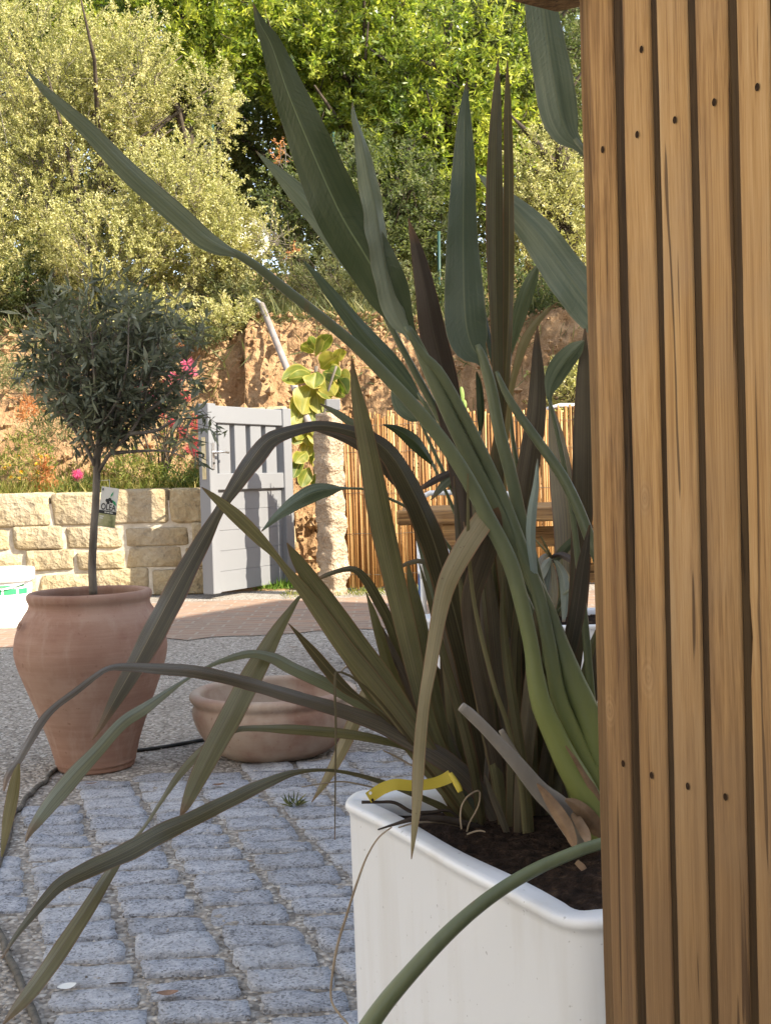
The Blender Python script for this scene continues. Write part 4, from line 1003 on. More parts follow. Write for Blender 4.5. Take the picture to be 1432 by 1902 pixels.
# ================================================================== THE BIG FLAX (PHORMIUM) CLUMP
B = 1.57                                     # depth of the clump's root
ph = thing('flax_plant', 'large bronze flax clump with long sword leaves, some bent over, in the front white planter', 'plant', P(930, 1550, B))
random.seed(12)
FL = [
 # front / signature leaves: points (x, y, width), depth tip -> root, material, fold, twist
 ([(653,661,2),(659,711,18),(672,780,36),(688,860,45),(706,950,52),(722,1025,50),(738,1100,48),(755,1175,46),(775,1260,40),(800,1350,34),(835,1430,30),(868,1500,26),(885,1560,22)], (1.48,B), 'phorm', .30, .10),
 ([(172,1374,2),(186,1352,12),(215,1298,30),(250,1236,44),(290,1160,52),(330,1085,48),(375,1005,36),(408,946,22),(440,895,32),(470,850,42),(500,816,34),(540,800,27),(590,790,22),(640,797,24),(690,815,32),(730,850,44),(770,920,50),(800,990,54),(822,1060,54),(842,1130,50),(862,1210,46),(882,1300,40),(900,1400,34),(918,1490,28),(930,1555,24)], (1.30,1.42,1.50,1.55,B), 'phorm', .22, .55),
 ([(560,793,3),(600,800,12),(650,818,20),(690,845,22),(715,875,14),(730,900,3)], (1.54,1.55), 'phormdark', .2, 0),
 ([(375,905,2),(400,925,16),(440,960,29),(480,1000,26),(510,1031,15),(530,1056,16),(565,1098,26),(600,1145,34),(640,1203,38),(690,1268,42),(740,1330,40),(790,1395,34),(840,1465,28),(880,1530,22),(890,1555,20)], (1.40,1.48,B), 'phorm', .28, -.1),
 ([(533,1008,2),(552,1040,25),(580,1080,36),(610,1120,42),(645,1170,47),(685,1225,48),(725,1280,43),(770,1350,36),(820,1430,30),(870,1510,22),(885,1556,18)], (1.44,B), 'phorm', .28, .12),
 ([(335,1516,2),(345,1497,20),(365,1452,36),(395,1392,46),(430,1325,50),(458,1270,49),(486,1222,42),(512,1176,30),(538,1136,16),(561,1106,6),(585,1120,10),(620,1180,18),(690,1290,22),(770,1400,24),(850,1500,22),(872,1552,18)], (1.30,1.44,1.52,B,B), 'phorm', .26, .2),
 ([(8,1470,3),(14,1440,13),(33,1423-8,15),(50,1385,17),(76,1342,18),(101,1314,15),(141,1284,15),(177,1256,13),(202,1241,12),(237,1238,18),(303,1241,24),(360,1246,27),(420,1258,27),(480,1273,28),(543,1291,28),(616,1313,30),(697,1341,34),(765,1374,38),(833,1414,42),(890,1468,38),(930,1530,32),(945,1560,26)], (1.10,1.22,1.40,1.52,B), 'phormpurple', .25, .5),
 ([(36,1418,4),(31,1440,18),(24,1480,26),(14,1530,22),(4,1592,4)], (1.10,1.08), 'phorm', .2, 0),
 ([(48,1565,2),(56,1545,14),(71,1522,24),(101,1482,35),(141,1436,36),(182,1393,29),(227,1343,27),(265,1317,26),(298,1294,18),(346,1262,7),(392,1236,8),(430,1222,14),(470,1214,18),(510,1222,24),(540,1238,27),(586,1260,27),(631,1283,27),(682,1313,28),(722,1341,28),(780,1392,28),(850,1465,26),(905,1535,24),(915,1558,20)], (1.18,1.30,1.45,1.54,B), 'phormgreen', .34, .3),
 ([(6,1903,3),(24,1880,18),(60,1836,33),(110,1766,36),(160,1692,32),(205,1620,23),(236,1575,12),(268,1536,7),(300,1488,9),(331,1442,15),(368,1401,20),(407,1373,20),(438,1355,12),(480,1352,14),(543,1354,21),(606,1359,22),(669,1366,20),(720,1377,16),(760,1389,15),(820,1425,18),(870,1490,22),(895,1555,20)], (1.05,1.15,1.30,1.45,1.55,B), 'phorm', .22, .5),
 ([(4,1781,3),(30,1738,11),(60,1700,18),(90,1664,24),(118,1638,30),(168,1612,36),(235,1580,41),(300,1545,41),(361,1518,34),(423,1487,31),(484,1457,26),(540,1436,14),(592,1430,7),(640,1434,8),(690,1446,10),(739,1462,12),(790,1484,14),(830,1505,16),(870,1550,16)], (1.02,1.15,1.34,1.50,B), 'phorm', .22, .5),
 ([(536,1158,2),(560,1185,12),(590,1220,22),(620,1255,25),(645,1280,20),(675,1302,10),(720,1340,12),(800,1430,14),(860,1510,14),(875,1555,12)], (1.46,B), 'phormpale', .2, .3),
 ([(579,1490,2),(605,1449,17),(630,1400,26),(655,1345,30),(680,1290,28),(700,1235,12),(716,1215,7),(745,1250,10),(800,1350,14),(870,1500,18),(885,1556,16)], (1.50,1.62,1.60), 'phormpale', .25, .3),
 ([(622,1560,2),(623,1450,3.5),(624,1350,5),(622,1262,6),(628,1248,5),(660,1262,5),(720,1320,6),(850,1500,8)], (1.42,1.46,B), 'phormpale', .2, 0),
 ([(764,1596,2),(768,1555,11),(773,1500,20),(776,1440,26),(781,1370,26),(788,1300,25),(798,1240,28),(808,1180,31),(820,1120,36),(832,1078,42),(851,1038,46),(872,1002,48),(892,972,48),(908,950,42)], (1.30,1.36,1.42), 'phormpale', .18, .12),
 ([(910,948,40),(914,972,46),(906,1015,48),(888,1065,46),(874,1120,40),(880,1200,38),(900,1300,34),(920,1410,28),(935,1500,24),(942,1556,20)], (1.425,1.47,1.52,B), 'phormdark', .2, .1),
 # upright leaves at the back
 ([(925,108,2),(924,180,19),(921,280,31),(919,400,37),(920,500,35),(923,600,28),(926,700,24),(929,800,24),(926,900,26),(930,1000,28),(950,1180,28),(975,1400,26),(985,1555,22)], (1.52,1.60), 'phorm', .45, .2),
 ([(942,112,2),(943,200,16),(945,300,20),(946,450,24),(945,560,24),(941,660,20),(934,760,18),(920,840,18),(912,920,18),(930,1050,20),(960,1250,22),(985,1450,22),(992,1555,20)], (1.54,1.62), 'phormpale', .3, .4),
 ([(758,405,2),(775,470,28),(790,540,44),(805,620,57),(825,700,58),(840,780,54),(852,860,48),(862,940,42),(868,1020,36),(878,1120,34),(900,1250,32),(930,1400,28),(950,1555,22)], (1.60,1.62), 'phormdark', .25, .05),
 ([(869,880,3),(869,960,7),(871,1036,8),(881,1124,9),(901,1212,10),(922,1288,10),(942,1345,10),(965,1450,10),(975,1555,10)], (1.40,1.50), 'phorm', .2, .1),
 ([(998,605,2),(997,650,18),(998,700,31),(995,770,42),(985,840,46),(974,920,50),(967,1000,50),(962,1080,46),(960,1200,42),(965,1350,36),(970,1555,28)], (1.58,1.62), 'phormdark', .25, .1),
 ([(1086,610,4),(1083,700,30),(1082,800,42),(1082,900,46),(1080,1000,44),(1075,1100,42),(1060,1250,38),(1035,1420,30),(1020,1555,24)], (1.56,1.64), 'phormdark', .22, 0),
 ([(1095,975,3),(1083,1050,26),(1075,1110,34),(1063,1180,34),(1050,1250,30),(1030,1340,28),(1010,1440,24),(1000,1555,20)], (1.46,1.58), 'phormpurple', .3, .2),
 ([(1035,562,2),(1004,589,13),(977,628,21),(962,672,17),(950,720,12),(942,790,12),(935,900,14),(945,1100,18),(970,1350,20),(985,1555,18)], (1.64,1.66), 'phormpale', .2, .2),
 # left flank behind the broad leaf
 ([(680,1100,2),(697,1150,17),(715,1210,24),(735,1270,27),(765,1340,27),(800,1420,26),(850,1510,22),(868,1556,18)], (1.56,1.62), 'phorm', .3, .2),
 ([(588,1079,2),(599,1071,9),(629,1060,10),(657,1057,14),(679,1076,20),(700,1111,23),(722,1152,23),(745,1212,24),(775,1285,24),(815,1390,24),(860,1500,20),(875,1555,16)], (1.58,1.62,1.62), 'phorm', .3, .25),
 ([(757,1045,3),(764,1085,18),(777,1140,27),(792,1210,29),(808,1290,29),(828,1380,28),(858,1480,24),(872,1556,18)], (1.54,1.60), 'phorm', .3, .1),
 ([(773,913,3),(800,896,15),(835,878,13),(870,880,12),(900,950,14),(925,1080,18),(950,1300,20),(970,1550,18)], (1.64,1.66,1.64), 'phormdark', .2, .2),
 ([(800,929,2),(818,907,16),(843,884,20),(872,890,16),(900,960,16),(930,1150,20),(960,1400,20),(972,1550,18)], (1.64,1.66,1.64), 'phormgreen', .2, .1),
 ([(595,750,2),(625,767,14),(655,787,17),(692,808,17),(725,850,16),(760,930,16),(800,1080,18),(850,1300,20),(900,1552,18)], (1.62,1.66,1.62), 'phormgreen', .25, .1),
 ([(728,1063,2),(752,1048,9),(782,1042,11),(800,1060,10),(820,1150,12),(860,1320,14),(900,1550,14)], (1.6,1.64,1.6), 'phormdark', .2, .2),
 ([(790,1012,3),(810,1070,17),(830,1160,25),(850,1260,29),(872,1380,29),(892,1480,25),(902,1556,20)], (1.54,1.58), 'phormdark', .3, .1),
 ([(778,1045,2),(800,1120,12),(822,1210,17),(850,1310,21),(880,1430,21),(900,1556,18)], (1.46,1.56), 'phorm', .3, .2),
 ([(900,1437,2),(912,1472,12),(930,1515,17),(946,1558,12)], (1.47,1.52), 'phormpurple', .3, .3),
 ([(905,1030,3),(915,1120,23),(925,1230,29),(940,1340,30),(955,1450,28),(965,1556,22)], (1.52,1.56), 'phormdark', .3, .1),
 ([(1000,1080,3),(998,1160,22),(988,1260,33),(977,1370,36),(969,1470,33),(965,1556,26)], (1.46,1.52), 'phormdark', .3, .0),
 ([(965,1060,3),(962,1140,19),(958,1230,26),(955,1330,28),(952,1440,27),(950,1556,22)], (1.50,1.54), 'phorm', .3, .15),
 ([(850,1060,3),(866,1140,22),(886,1250,30),(905,1350,31),(925,1450,28),(938,1556,22)], (1.50,1.55), 'phorm', .3, .1),
 ([(935,1062,3),(935,1150,15),(945,1250,21),(960,1350,22),(975,1450,22),(985,1556,20)], (1.44,1.5), 'phorm', .3, .3),
]
for pts, ds, mt, fo, tw in FL:
    ribbon('leaf', pts, ds, M[mt], ph, fo, tw, .05)
# the rest of the dense fan behind
rf_ = random.Random(77)
for k in range(46):
    bx = rf_.uniform(845, 1040); f = (bx - 930) / 85
    tx_ = bx + f * rf_.uniform(10, 110) - rf_.uniform(-10, 70); ty = rf_.uniform(980, 1230); w_ = rf_.uniform(24, 38)
    if tx_ > 965: ty = max(ty, 1170)
    mx = (bx * .45 + tx_ * .55) + rf_.uniform(-8, 8); my = (1556 + ty) / 2; dd = rf_.uniform(1.58, 1.72)
    ribbon('leaf', [(tx_, ty, 2), (tx_ * .75 + mx * .25, ty * .75 + my * .25, w_ * .7), (mx, my, w_), (mx * .4 + bx * .6, my * .4 + 1556 * .6, w_ * .95), (bx, 1556, w_ * .7)], (dd, dd), M[rf_.choice(['phorm', 'phormdark', 'phormdark', 'phorm'])], ph, .3, rf_.uniform(-.5, .5), .04)
for k in range(22):
    bx = rf_.uniform(880, 1000); tx_ = 845 + k * 6 + rf_.uniform(-12, 12); ty = rf_.uniform(860, 1060); w_ = rf_.uniform(15, 26); dd = rf_.uniform(1.56, 1.72)
    mx = (bx + tx_) / 2 + rf_.uniform(-14, 14); my = (1556 + ty) / 2
    ribbon('leaf', [(tx_, ty, 2), (tx_ * .7 + mx * .3, ty * .7 + my * .3, w_ * .8), (mx, my, w_), (mx * .4 + bx * .6, my * .4 + 1556 * .6, w_ * .9), (bx, 1556, w_ * .7)], (dd, dd), M[rf_.choice(['phormdark', 'phormdark', 'phorm', 'phormpurple'])], ph, .3, rf_.uniform(-.6, .4), .04)
for k in range(14):
    bx = rf_.uniform(850, 930); tx_ = 690 + k * 11 + rf_.uniform(-10, 10); ty = rf_.uniform(1120, 1300); w_ = rf_.uniform(12, 22); dd = rf_.uniform(1.56, 1.68)
    mx = bx * .42 + tx_ * .58; my = 1556 * .42 + ty * .58 - rf_.uniform(0, 30)
    ribbon('leaf', [(tx_, ty, 2), (tx_ * .7 + mx * .3, ty * .7 + my * .3 - 4, w_ * .8), (mx, my, w_), (mx * .4 + bx * .6, my * .4 + 1556 * .6, w_ * .9), (bx, 1556, w_ * .7)], (dd, dd), M[rf_.choice(['phormdark', 'phorm', 'phorm', 'phormpale'])], ph, .3, rf_.uniform(-.5, .5), .04)
for pts, ds, mt in (
 ([(728,1536,3),(703,1556,3.5),(682,1590,4),(664,1637,5),(643,1703,5.5),(627,1756,6),(616,1822,5),(616,1859,4.5),(630,1883,5),(648,1905,4),(660,1940,4)], (1.45,1.42,1.36), 'drystrand'),
 ([(702,1541,3),(730,1532,6),(765,1522,10),(800,1520,13),(838,1524,15),(880,1535,15),(930,1552,13)], (1.44,B), 'darkstrand'),
 ([(740,1537,3),(775,1528,4),(820,1528,5),(880,1540,6)], (1.44,B), 'drystrand'),
 ([(672,1490,7),(700,1490,6),(733,1491,7),(765,1508,8),(800,1509,8),(836,1507,6),(870,1540,7)], (1.50,1.56), 'darkstrand'),
 ([(857,1540,4),(855,1517,4),(858,1496,4),(870,1478,4),(889,1469,4),(891,1486,4),(885,1505,4),(872,1528,4),(867,1545,4)], (1.48,1.50), 'drystrand'),
 ([(867,1550,3),(880,1545,4),(892,1543,4),(901,1545,3)], (1.48,1.47), 'drystrand'),
 ([(560,1462,2),(600,1455,3),(640,1452,3.5),(690,1462,3.5),(720,1472,4)], (1.5,1.55), 'drystrand'),
 ([(790,1440,3),(770,1425,3),(735,1405,4),(712,1394,3)], (1.6,1.62), 'drystrand'),
 ([(700,1245,3),(672,1235,4),(645,1238,4),(633,1248,2)], (1.62,1.62), 'drystrand')):
    stalk('dry_strand', pts, ds, M[mt], ph, 6, .5)
# yellow nursery tag looped round one leaf
yt = thing('nursery_tag', 'yellow plastic nursery tag looped round a flax leaf above the planter rim', 'plant tag', P(770, 1460, 1.46))
o = ribbon('strip', [(684,1482,24),(696,1474,25),(712,1464,25),(735,1457,24),(765,1459,23),(800,1456,23),(822,1449,24),(838,1441,27)], (1.47,1.50), M['yellow'], yt, .02, 0, 0, 6)
stalk('loop', [(836,1436,9),(842,1446,12),(850,1460,14),(855,1471,12)], (1.48,1.47), M['yellow'], yt, 10, .8)
for (x, y, dz) in ((688, 1473, 0), (692, 1486, 0)):
    c_ = P(x, y, 1.462); n = 12
    obj('punched_hole', [c_] + [c_ + Vector((math.cos(q) * .0019, 0, math.sin(q) * .0022)) for q in np.linspace(0, 6.283, n, endpoint=False)], [(0, 1 + k, 1 + (k + 1) % n) for k in range(n)], M['white'] if y < 1480 else M['soil'], yt, False)

# ================================================================== BIRD OF PARADISE
sp = thing('bird_of_paradise_plant', 'bird of paradise plant with grey green paddle leaves on long green stalks', 'plant', P(1100, 1560, 1.50))
SB = 1.48
def paddle(pts, ds, mat, fold=.2, tw=0, wave=.06): return ribbon('leaf_blade', pts, ds, M[mat], sp, fold, tw, wave, 10)
def stem(pts, ds, mat='stalk', flat=.85): return stalk('leaf_stalk', pts, ds, M[mat], sp, 12, flat)
paddle([(50,130,1.6),(75,158,14.0),(110,193,25.0),(170,248,35.9),(230,308,42.1),(290,365,45.2),(340,410,46.8),(378,442,43.7),(408,459,32.8),(428,467,20.3),(446,475,12.5)], (1.26,1.36), 'strelgrey', .45, .05, .02)
stem([(426,463,10),(446,475,17),(480,497,19),(540,545,21),(600,592,22),(660,642,24),(720,702,26),(780,767,28),(830,830,30),(870,893,32),(905,960,33),(945,1040,34),(970,1125,33),(987,1205,33),(994,1256,38),(1006,1311,44),(1028,1362,48),(1053,1415,54),(1080,1464,60),(1102,1514,62),(1112,1570,52)], (1.36,1.40,1.42,1.42,1.42))
paddle([(471,6,2),(484,45,24),(505,85,46),(538,180,72),(588,300,96),(634,400,106),(676,470,108),(716,540,94),(744,590,56),(762,616,26),(772,632,18)], (1.38,1.44), 'streldark', .22, -.15, .03)
stem([(758,606,14),(772,632,20),(798,690,28),(848,800,31),(891,888,32),(935,975,32),(967,1035,32),(1012,1124,34),(1036,1190,40),(1063,1262,50),(1090,1330,62),(1110,1400,74),(1127,1480,80),(1135,1560,70)], (1.44,1.46,1.46))
paddle([(655,190,2),(660,220,12),(672,262,24),(685,330,42),(700,400,44),(713,480,42),(726,550,46),(742,594,40),(756,614,20),(764,628,14)], (1.40,1.43), 'strelgrey', .5, .5, .12)
stem([(752,606,10),(766,630,14),(786,660,18),(820,698,22),(881,812,25),(927,913,28),(967,1014,28),(998,1100,28),(1018,1190,30),(1036,1290,34),(1057,1350,40),(1081,1410,46),(1110,1470,48),(1122,1550,40)], (1.43,1.46,1.445,1.45))
paddle([(867,150,2),(864,190,18),(862,240,34),(861,320,51),(860,400,60),(860,480,73),(862,560,86),(867,612,88),(878,646,70),(893,664,34),(900,676,22)], (1.46,1.48), 'strelgrey', .16, .1, .04)
stem([(886,640,12),(897,668,20),(912,720,24),(927,800,26),(950,888,27),(967,964,27),(985,1030,28),(1006,1110,30),(1040,1190,32),(1068,1290,34),(1100,1420,36),(1120,1520,36)], (1.48,1.48,1.52))
paddle([(886,322,1.7),(918,350,27.5),(960,393,55.0),(1000,438,74.0),(1040,492,84.3),(1080,545,87.7),(1112,592,75.7),(1135,630,43.0),(1148,655,17.2)], (1.62,1.56), 'strelgrey', .2, .2, .05)
stem([(1140,640,14),(1155,680,18),(1160,800,22),(1155,1000,26),(1140,1300,34),(1135,1520,36)], (1.56,1.54,1.56))
stem([(922,690,8),(939,730,15),(967,775,19),(1005,828,21),(1043,883,23),(1071,939,24),(1096,1004,25),(1120,1080,26),(1130,1300,30),(1125,1520,34)], (1.55,1.50,1.52))
paddle([(898,560,2),(905,610,10),(915,660,14),(924,695,12),(930,712,8)], (1.60,1.56), 'streldark', .4, .4, .02)
paddle([(1085,632,3),(1068,650,34),(1045,678,46),(1028,706,40),(1020,732,16),(1022,748,8)], (1.54,1.58), 'strelgrey', .35, .2, .02)
stem([(1019,738,7),(1024,760,8),(1040,830,10),(1062,950,12),(1085,1150,16),(1105,1400,20),(1112,1520,22)], (1.58,1.58,1.55))
paddle([(1003,-190,3),(1003,-100,50),(1005,-20,65),(1014,60,74),(1026,140,82),(1038,205,80),(1052,245,58),(1072,268,24),(1086,284,15)], (1.30,1.32), 'strelgrey', .3, .15, .04)
stem([(1066,258,12),(1086,284,16),(1104,330,18),(1135,500,20),(1160,900,26),(1150,1300,32),(1135,1520,36)], (1.32,1.36,1.42,1.5))
paddle([(475,280,1.7),(510,316,20.6),(550,358,41.3),(592,402,51.6),(632,452,53.3),(672,512,44.7),(704,565,25.8),(716,588,12.0)], (1.60,1.62), 'strelgrey', .3, -.2, .03)
stem([(706,570,9),(722,600,12),(770,690,15),(830,800,18),(900,930,20),(980,1100,24),(1050,1300,30),(1100,1530,32)], (1.62,1.62,1.54))
paddle([(560,481,1.6),(585,508,13.1),(615,545,23.8),(650,586,32.8),(688,632,42.6),(724,672,41.0),(752,706,34.4),(772,730,18.0),(784,744,6.6)], (1.52,1.56), 'strel', .45, .25, .03)
stem([(774,730,7),(790,752,10),(830,830,13),(890,940,16),(960,1080,20),(1040,1290,28),(1095,1530,30)], (1.56,1.58,1.54))
paddle([(733,700,3),(738,728,30),(750,752,44),(768,770,34),(782,778,12),(790,786,7)], (1.66,1.66), 'strelgrey', .2, 0, .03)
stem([(778,776,6),(795,815,7),(830,890,8),(870,970,9),(930,1080,12),(1020,1300,18),(1085,1530,20)], (1.66,1.66,1.56))
paddle([(711,788,2),(738,798,18),(768,818,30),(788,840,22),(802,860,9),(808,868,6)], (1.66,1.68), 'streldark', .4, .3, .03)
stem([(802,860,6),(822,900,7),(848,960,8),(880,1040,9),(940,1150,12),(1020,1350,18),(1080,1530,20)], (1.68,1.68,1.57))
paddle([(486,987,2),(515,958,18),(548,933,32),(584,915,38),(614,909,26),(632,907,9),(645,906,6)], (1.58,1.64), 'strelgrey', .35, .2, .05)
stem([(632,907,5),(680,909,5.5),(720,925,6),(760,945,6.5),(810,985,7),(870,1070,8),(950,1200,12),(1060,1450,18),(1090,1530,20)], (1.64,1.66,1.57))
paddle([(1003,484,2),(985,525,27),(969,575,31),(956,620,22),(948,655,9),(946,668,6)], (1.66,1.68), 'strel', .3, .2, .03)
stem([(948,655,6),(944,700,8),(950,800,9),(975,950,12),(1020,1200,16),(1090,1530,22)], (1.68,1.66,1.58))
paddle([(885,690,3),(890,720,14),(893,770,16),(892,800,8),(890,815,4)], (1.66,1.66), 'streldark', .3, .2, .03)
stem([(891,800,4),(893,850,5),(900,950,6),(940,1100,9),(1020,1350,14),(1085,1530,18)], (1.66,1.66,1.57))
ribbon('spear_leaf', [(998,852,2),(995,900,13),(988,950,20),(986,1000,20),(991,1050,16),(999,1110,14),(1030,1200,16),(1080,1360,22),(1112,1500,24)], (1.42,1.46,1.50), M['spear'], sp, .3, .1, .02)
stem([(1130,1563,24.5),(1090,1575,25.2),(1060,1586,25.9),(1000,1612,27.4),(940,1646,28.8),(880,1690,30.2),(820,1745,33.1),(760,1810,36.0),(710,1870,38.9),(670,1930,41.8),(640,1990,43.2)], (1.22,1.19,1.17,1.15), 'stalkgreen')
# dead cut stalks and papery sheaths
stalk('dead_stalk', [(856,1312,20),(875,1328,24),(911,1364,25),(962,1420,31),(1002,1468,39),(1038,1500,50),(1070,1542,54),(1095,1580,36)], (1.34,1.42), M['deadstalk'], sp, 12, .45)
stalk('dead_stalk', [(930,1356,12),(950,1390,15),(972,1425,13),(990,1460,10)], (1.43,1.45), M['deadstalk'], sp, 8, .5)
ribbon('dry_sheath', [(1068,1582,3),(1060,1556,22),(1045,1525,30),(1028,1498,26),(1008,1470,14),(996,1455,3)], (1.35,1.38), M['sheathdry'], sp, .4, .2, .15)
ribbon('dry_sheath', [(1094,1576,3),(1088,1552,20),(1076,1528,22),(1062,1505,12)], (1.35,1.40), M['sheathdry'], sp, .4, -.2, .15)
ribbon('dry_sheath', [(1050,1485,6),(1068,1494,24),(1088,1512,34),(1106,1538,34),(1116,1570,20)], (1.38,1.41), M['sheathdry'], sp, .4, .1, .12)
ribbon('dry_sheath', [(1050,1385,3),(1068,1412,9),(1086,1442,12),(1104,1470,16),(1116,1500,12)], (1.40,1.41), M['sheathdry'], sp, .3, .1, .12)
ribbon('dry_sheath', [(1070,1600,12),(1083,1612,14),(1092,1628,8)], (1.36,1.35), M['sheathdry'], sp, .3, .3, .1)

# ================================================================== small plant in the second planter
p2 = thing('young_flax_plant', 'small pale flax with folded drooping leaves in the second white planter', 'plant', P(1025, 1165, 3.42))
for pts, mt in (([(1086,972,4),(1066,1002,16),(1042,1028,20),(1028,1046,8)], 'phormgreen'), ([(1000,1115,3),(1001,1080,14),(1010,1054,22),(1024,1036,10)], 'ash'), ([(1010,1150,6),(1006,1112,24),(1012,1072,24),(1022,1040,8)], 'phormgreen'),
                ([(1022,1160,5),(1026,1112,20),(1025,1072,18),(1022,1038,5)], 'phormpale'), ([(1046,1155,6),(1050,1105,22),(1043,1065,20),(1026,1036,6)], 'ash'), ([(1075,1062,3),(1062,1042,14),(1040,1030,14),(1022,1036,6)], 'phormdark'),
                ([(996,1066,3),(1004,1040,12),(1018,1030,10),(1026,1036,5)], 'phormdark'), ([(992,1000,3),(1006,1015,5),(1024,1036,5)], 'phormpale'), ([(1004,996,3),(1014,1015,5),(1025,1036,5)], 'phormpale'), ([(1058,1150,3),(1062,1100,12),(1050,1066,12),(1030,1040,5)], 'phormpale'),
                ([(1076,1085,3),(1058,1095,6),(1040,1115,7),(1025,1150,6)], 'ash'), ([(1082,1110,3),(1062,1118,6),(1040,1132,7),(1025,1155,6)], 'ash')):
    ribbon('leaf', pts, (3.3, 3.42), M[mt], p2, .4, .2, .04)
ribbon('leaf', [(1020,742,3),(1030,800,30),(1038,860,46),(1046,920,54),(1052,980,54),(1052,1060,46),(1045,1165,30)], (3.7, 3.6), M['phormdark'], p2, .2, 0, .03)
for k in range(16):
    x = 1025 + (k - 8) * 4; ribbon('leaf', [(x + (k - 8) * random.uniform(2, 7), random.uniform(1010, 1100), 2), (x + (k - 8) * 2, 1120, 11), (x * .5 + 1025 * .5, 1168, 9)], (3.45, 3.45), M[random.choice(['phormdark', 'phorm', 'phormgreen'])], p2, .35, random.uniform(-.5, .5), .03)
stalk('stem', [(1025,1175,12),(1025,1100,10),(1024,1040,8)], (3.42,3.42), M['phormdark'] if False else M['darkstrand'], p2)

# ================================================================== GARDEN BEYOND
rn = np.random.default_rng(5)
def terr(x, y): return np.array([bankz(a_, b_) for a_, b_ in zip(x, y)])
V, Q, tt_ = blades(7000, (-4.6, -1.35), (9.10, 10.0), terr, .22, .010, rn, .5); kind(npobj('meadow_grass', V, Q, M['grass'], None, tt_), 'stuff')
V, Q, tt_ = blades(1500, (-1.0, -.15), (8.95, 9.6), lambda x, y: np.zeros(len(x)), .09, .008, rn, .5); kind(npobj('short_lawn_patch', V, Q, M['lawn'], None, tt_), 'stuff')
V, Q, tt_ = blades(700, (-.75, .3), (8.3, 8.7), lambda x, y: np.zeros(len(x)), .05, .006, rn, .6); kind(npobj('weedy_edge', V, Q, M['grass'], None, tt_), 'stuff')
V, Q, tt_ = blades(3500, (-2.0, 3.0), (10.75, 12.2), terr, .32, .010, rn, .7); kind(npobj('bank_top_grass', V, Q, M['broom'], None, tt_), 'stuff')
V, Q, tt_ = blades(900, (-.2, 2.6), (9.2, 10.6), terr, .18, .010, rn, .7); kind(npobj('dry_bank_grass', V, Q, M['broom'], None, tt_), 'stuff')

def clods():
    r = np.random.default_rng(44); rr = random.Random(44); mb = MB()
    oc = [(1, 0, 0), (0, 1, 0), (-1, 0, 0), (0, -1, 0), (0, 0, 1), (0, 0, -1)]
    of = [(0, 1, 4), (1, 2, 4), (2, 3, 4), (3, 0, 4), (1, 0, 5), (2, 1, 5), (3, 2, 5), (0, 3, 5)]
    for _ in range(1500):
        x = rr.uniform(-3.4, 1.6); y = rr.uniform(9.5, 10.95); z = bankz(x, y); s = rr.uniform(.008, .03) * rr.choice((1, 1, 1, 1.8))
        c = Vector((x, y - .06, z + .05)); mb.add([c + Vector(o) * s * rr.uniform(.6, 1.3) for o in oc], of)
    return mb
kind(clods().build('bank_stones', M['bank'], None, False), 'stuff')
def fringe():
    r = np.random.default_rng(45); n = 1600; x = r.uniform(-3.6, 1.8, n); y = 10.75 + r.normal(size=n) * .16 + .12 * np.sin(x * 5)
    b = np.column_stack([x, y, terr(x, y) + .02]); d = unit(np.column_stack([r.normal(size=n) * .6, -np.abs(r.normal(size=n)) * .7, r.normal(size=n) * .6 + .15]))
    V, Q = leaf_quads(b, d, unit(r.normal(size=(n, 3))), .26 * r.uniform(.4, 1.2, n), np.full(n, .014))
    kind(npobj('crest_overhang', V, Q, M['broom'], None, np.repeat(r.random(n), 4)), 'stuff')
fringe()
def brush(c, ax_, r_, ln, mat, parent, seed, n=420):
    r = np.random.default_rng(seed); ax_ = unit(np.array(ax_, float)); a_ = unit(np.cross(ax_, [.3, .8, .2])); b_ = np.cross(ax_, a_)
    th = r.uniform(0, 6.283, n); s = r.uniform(-.5, .5, n)
    rad = np.cos(th)[:, None] * a_ + np.sin(th)[:, None] * b_
    base = np.array(c) + ax_ * (s * ln)[:, None]; d = unit(rad + ax_ * r.normal(size=(n, 1)) * .25 + r.normal(size=(n, 3)) * .12)
    V, Q = leaf_quads(base, d, unit(r.normal(size=(n, 3))), r_ * r.uniform(.7, 1.1, n), np.full(n, .0028))
    return npobj('flower', V, Q, mat, parent, np.repeat(r.random(n), 4))
bb = thing('bottlebrush_shrub', 'bottlebrush shrub with pink and red brush flowers behind the olive crown', 'shrub', P(300, 905, 9.45))
c_ = P(285, 800, 9.45)
mb = MB(); rr = random.Random(3); base = P(300, 915, 9.45)
for k in range(16):
    e = c_ + Vector((rr.uniform(-.42, .42), rr.uniform(-.25, .25), rr.uniform(-.1, .55))); mb.tube([base, base.lerp(e, .5) + Vector((rr.uniform(-.08, .08), 0, .03)), e], [.010, .007, .003], 5)
mb.build('stems', M['darkbark'], bb)
crown('foliage', c_, (.42, .28, .42), 150, 9, .055, .009, M['bottleleaf'], bb, 51, .2, .4, .3)
for i, (x, y, s_, mt) in enumerate(((352, 685, 1.4, 'pink'), (322, 708, 1.5, 'pink'), (345, 735, .9, 'redpink'), (265, 718, 1.0, 'pink'), (232, 730, .9, 'pink'), (285, 735, .9, 'pink'), (340, 805, .9, 'redpink'), (362, 783, 1.2, 'redpink'), (360, 828, 1.4, 'redpink'), (300, 765, .9, 'redpink'), (318, 782, .8, 'redpink'), (276, 832, .6, 'copper'), (338, 640, .5, 'copper'))):
    p = P(x, y, 9.35 + .04 * (i % 4)); brush(p, (rr.uniform(-.5, .5), rr.uniform(-.3, .3), .8), .055 * s_, .10 * s_, M[mt], bb, 60 + i, 320)
lf = thing('pink_flowered_plant', 'single bright pink brush flower on a leafy stem just left of the olive trunk', 'flowering plant', P(147, 925, 9.2))
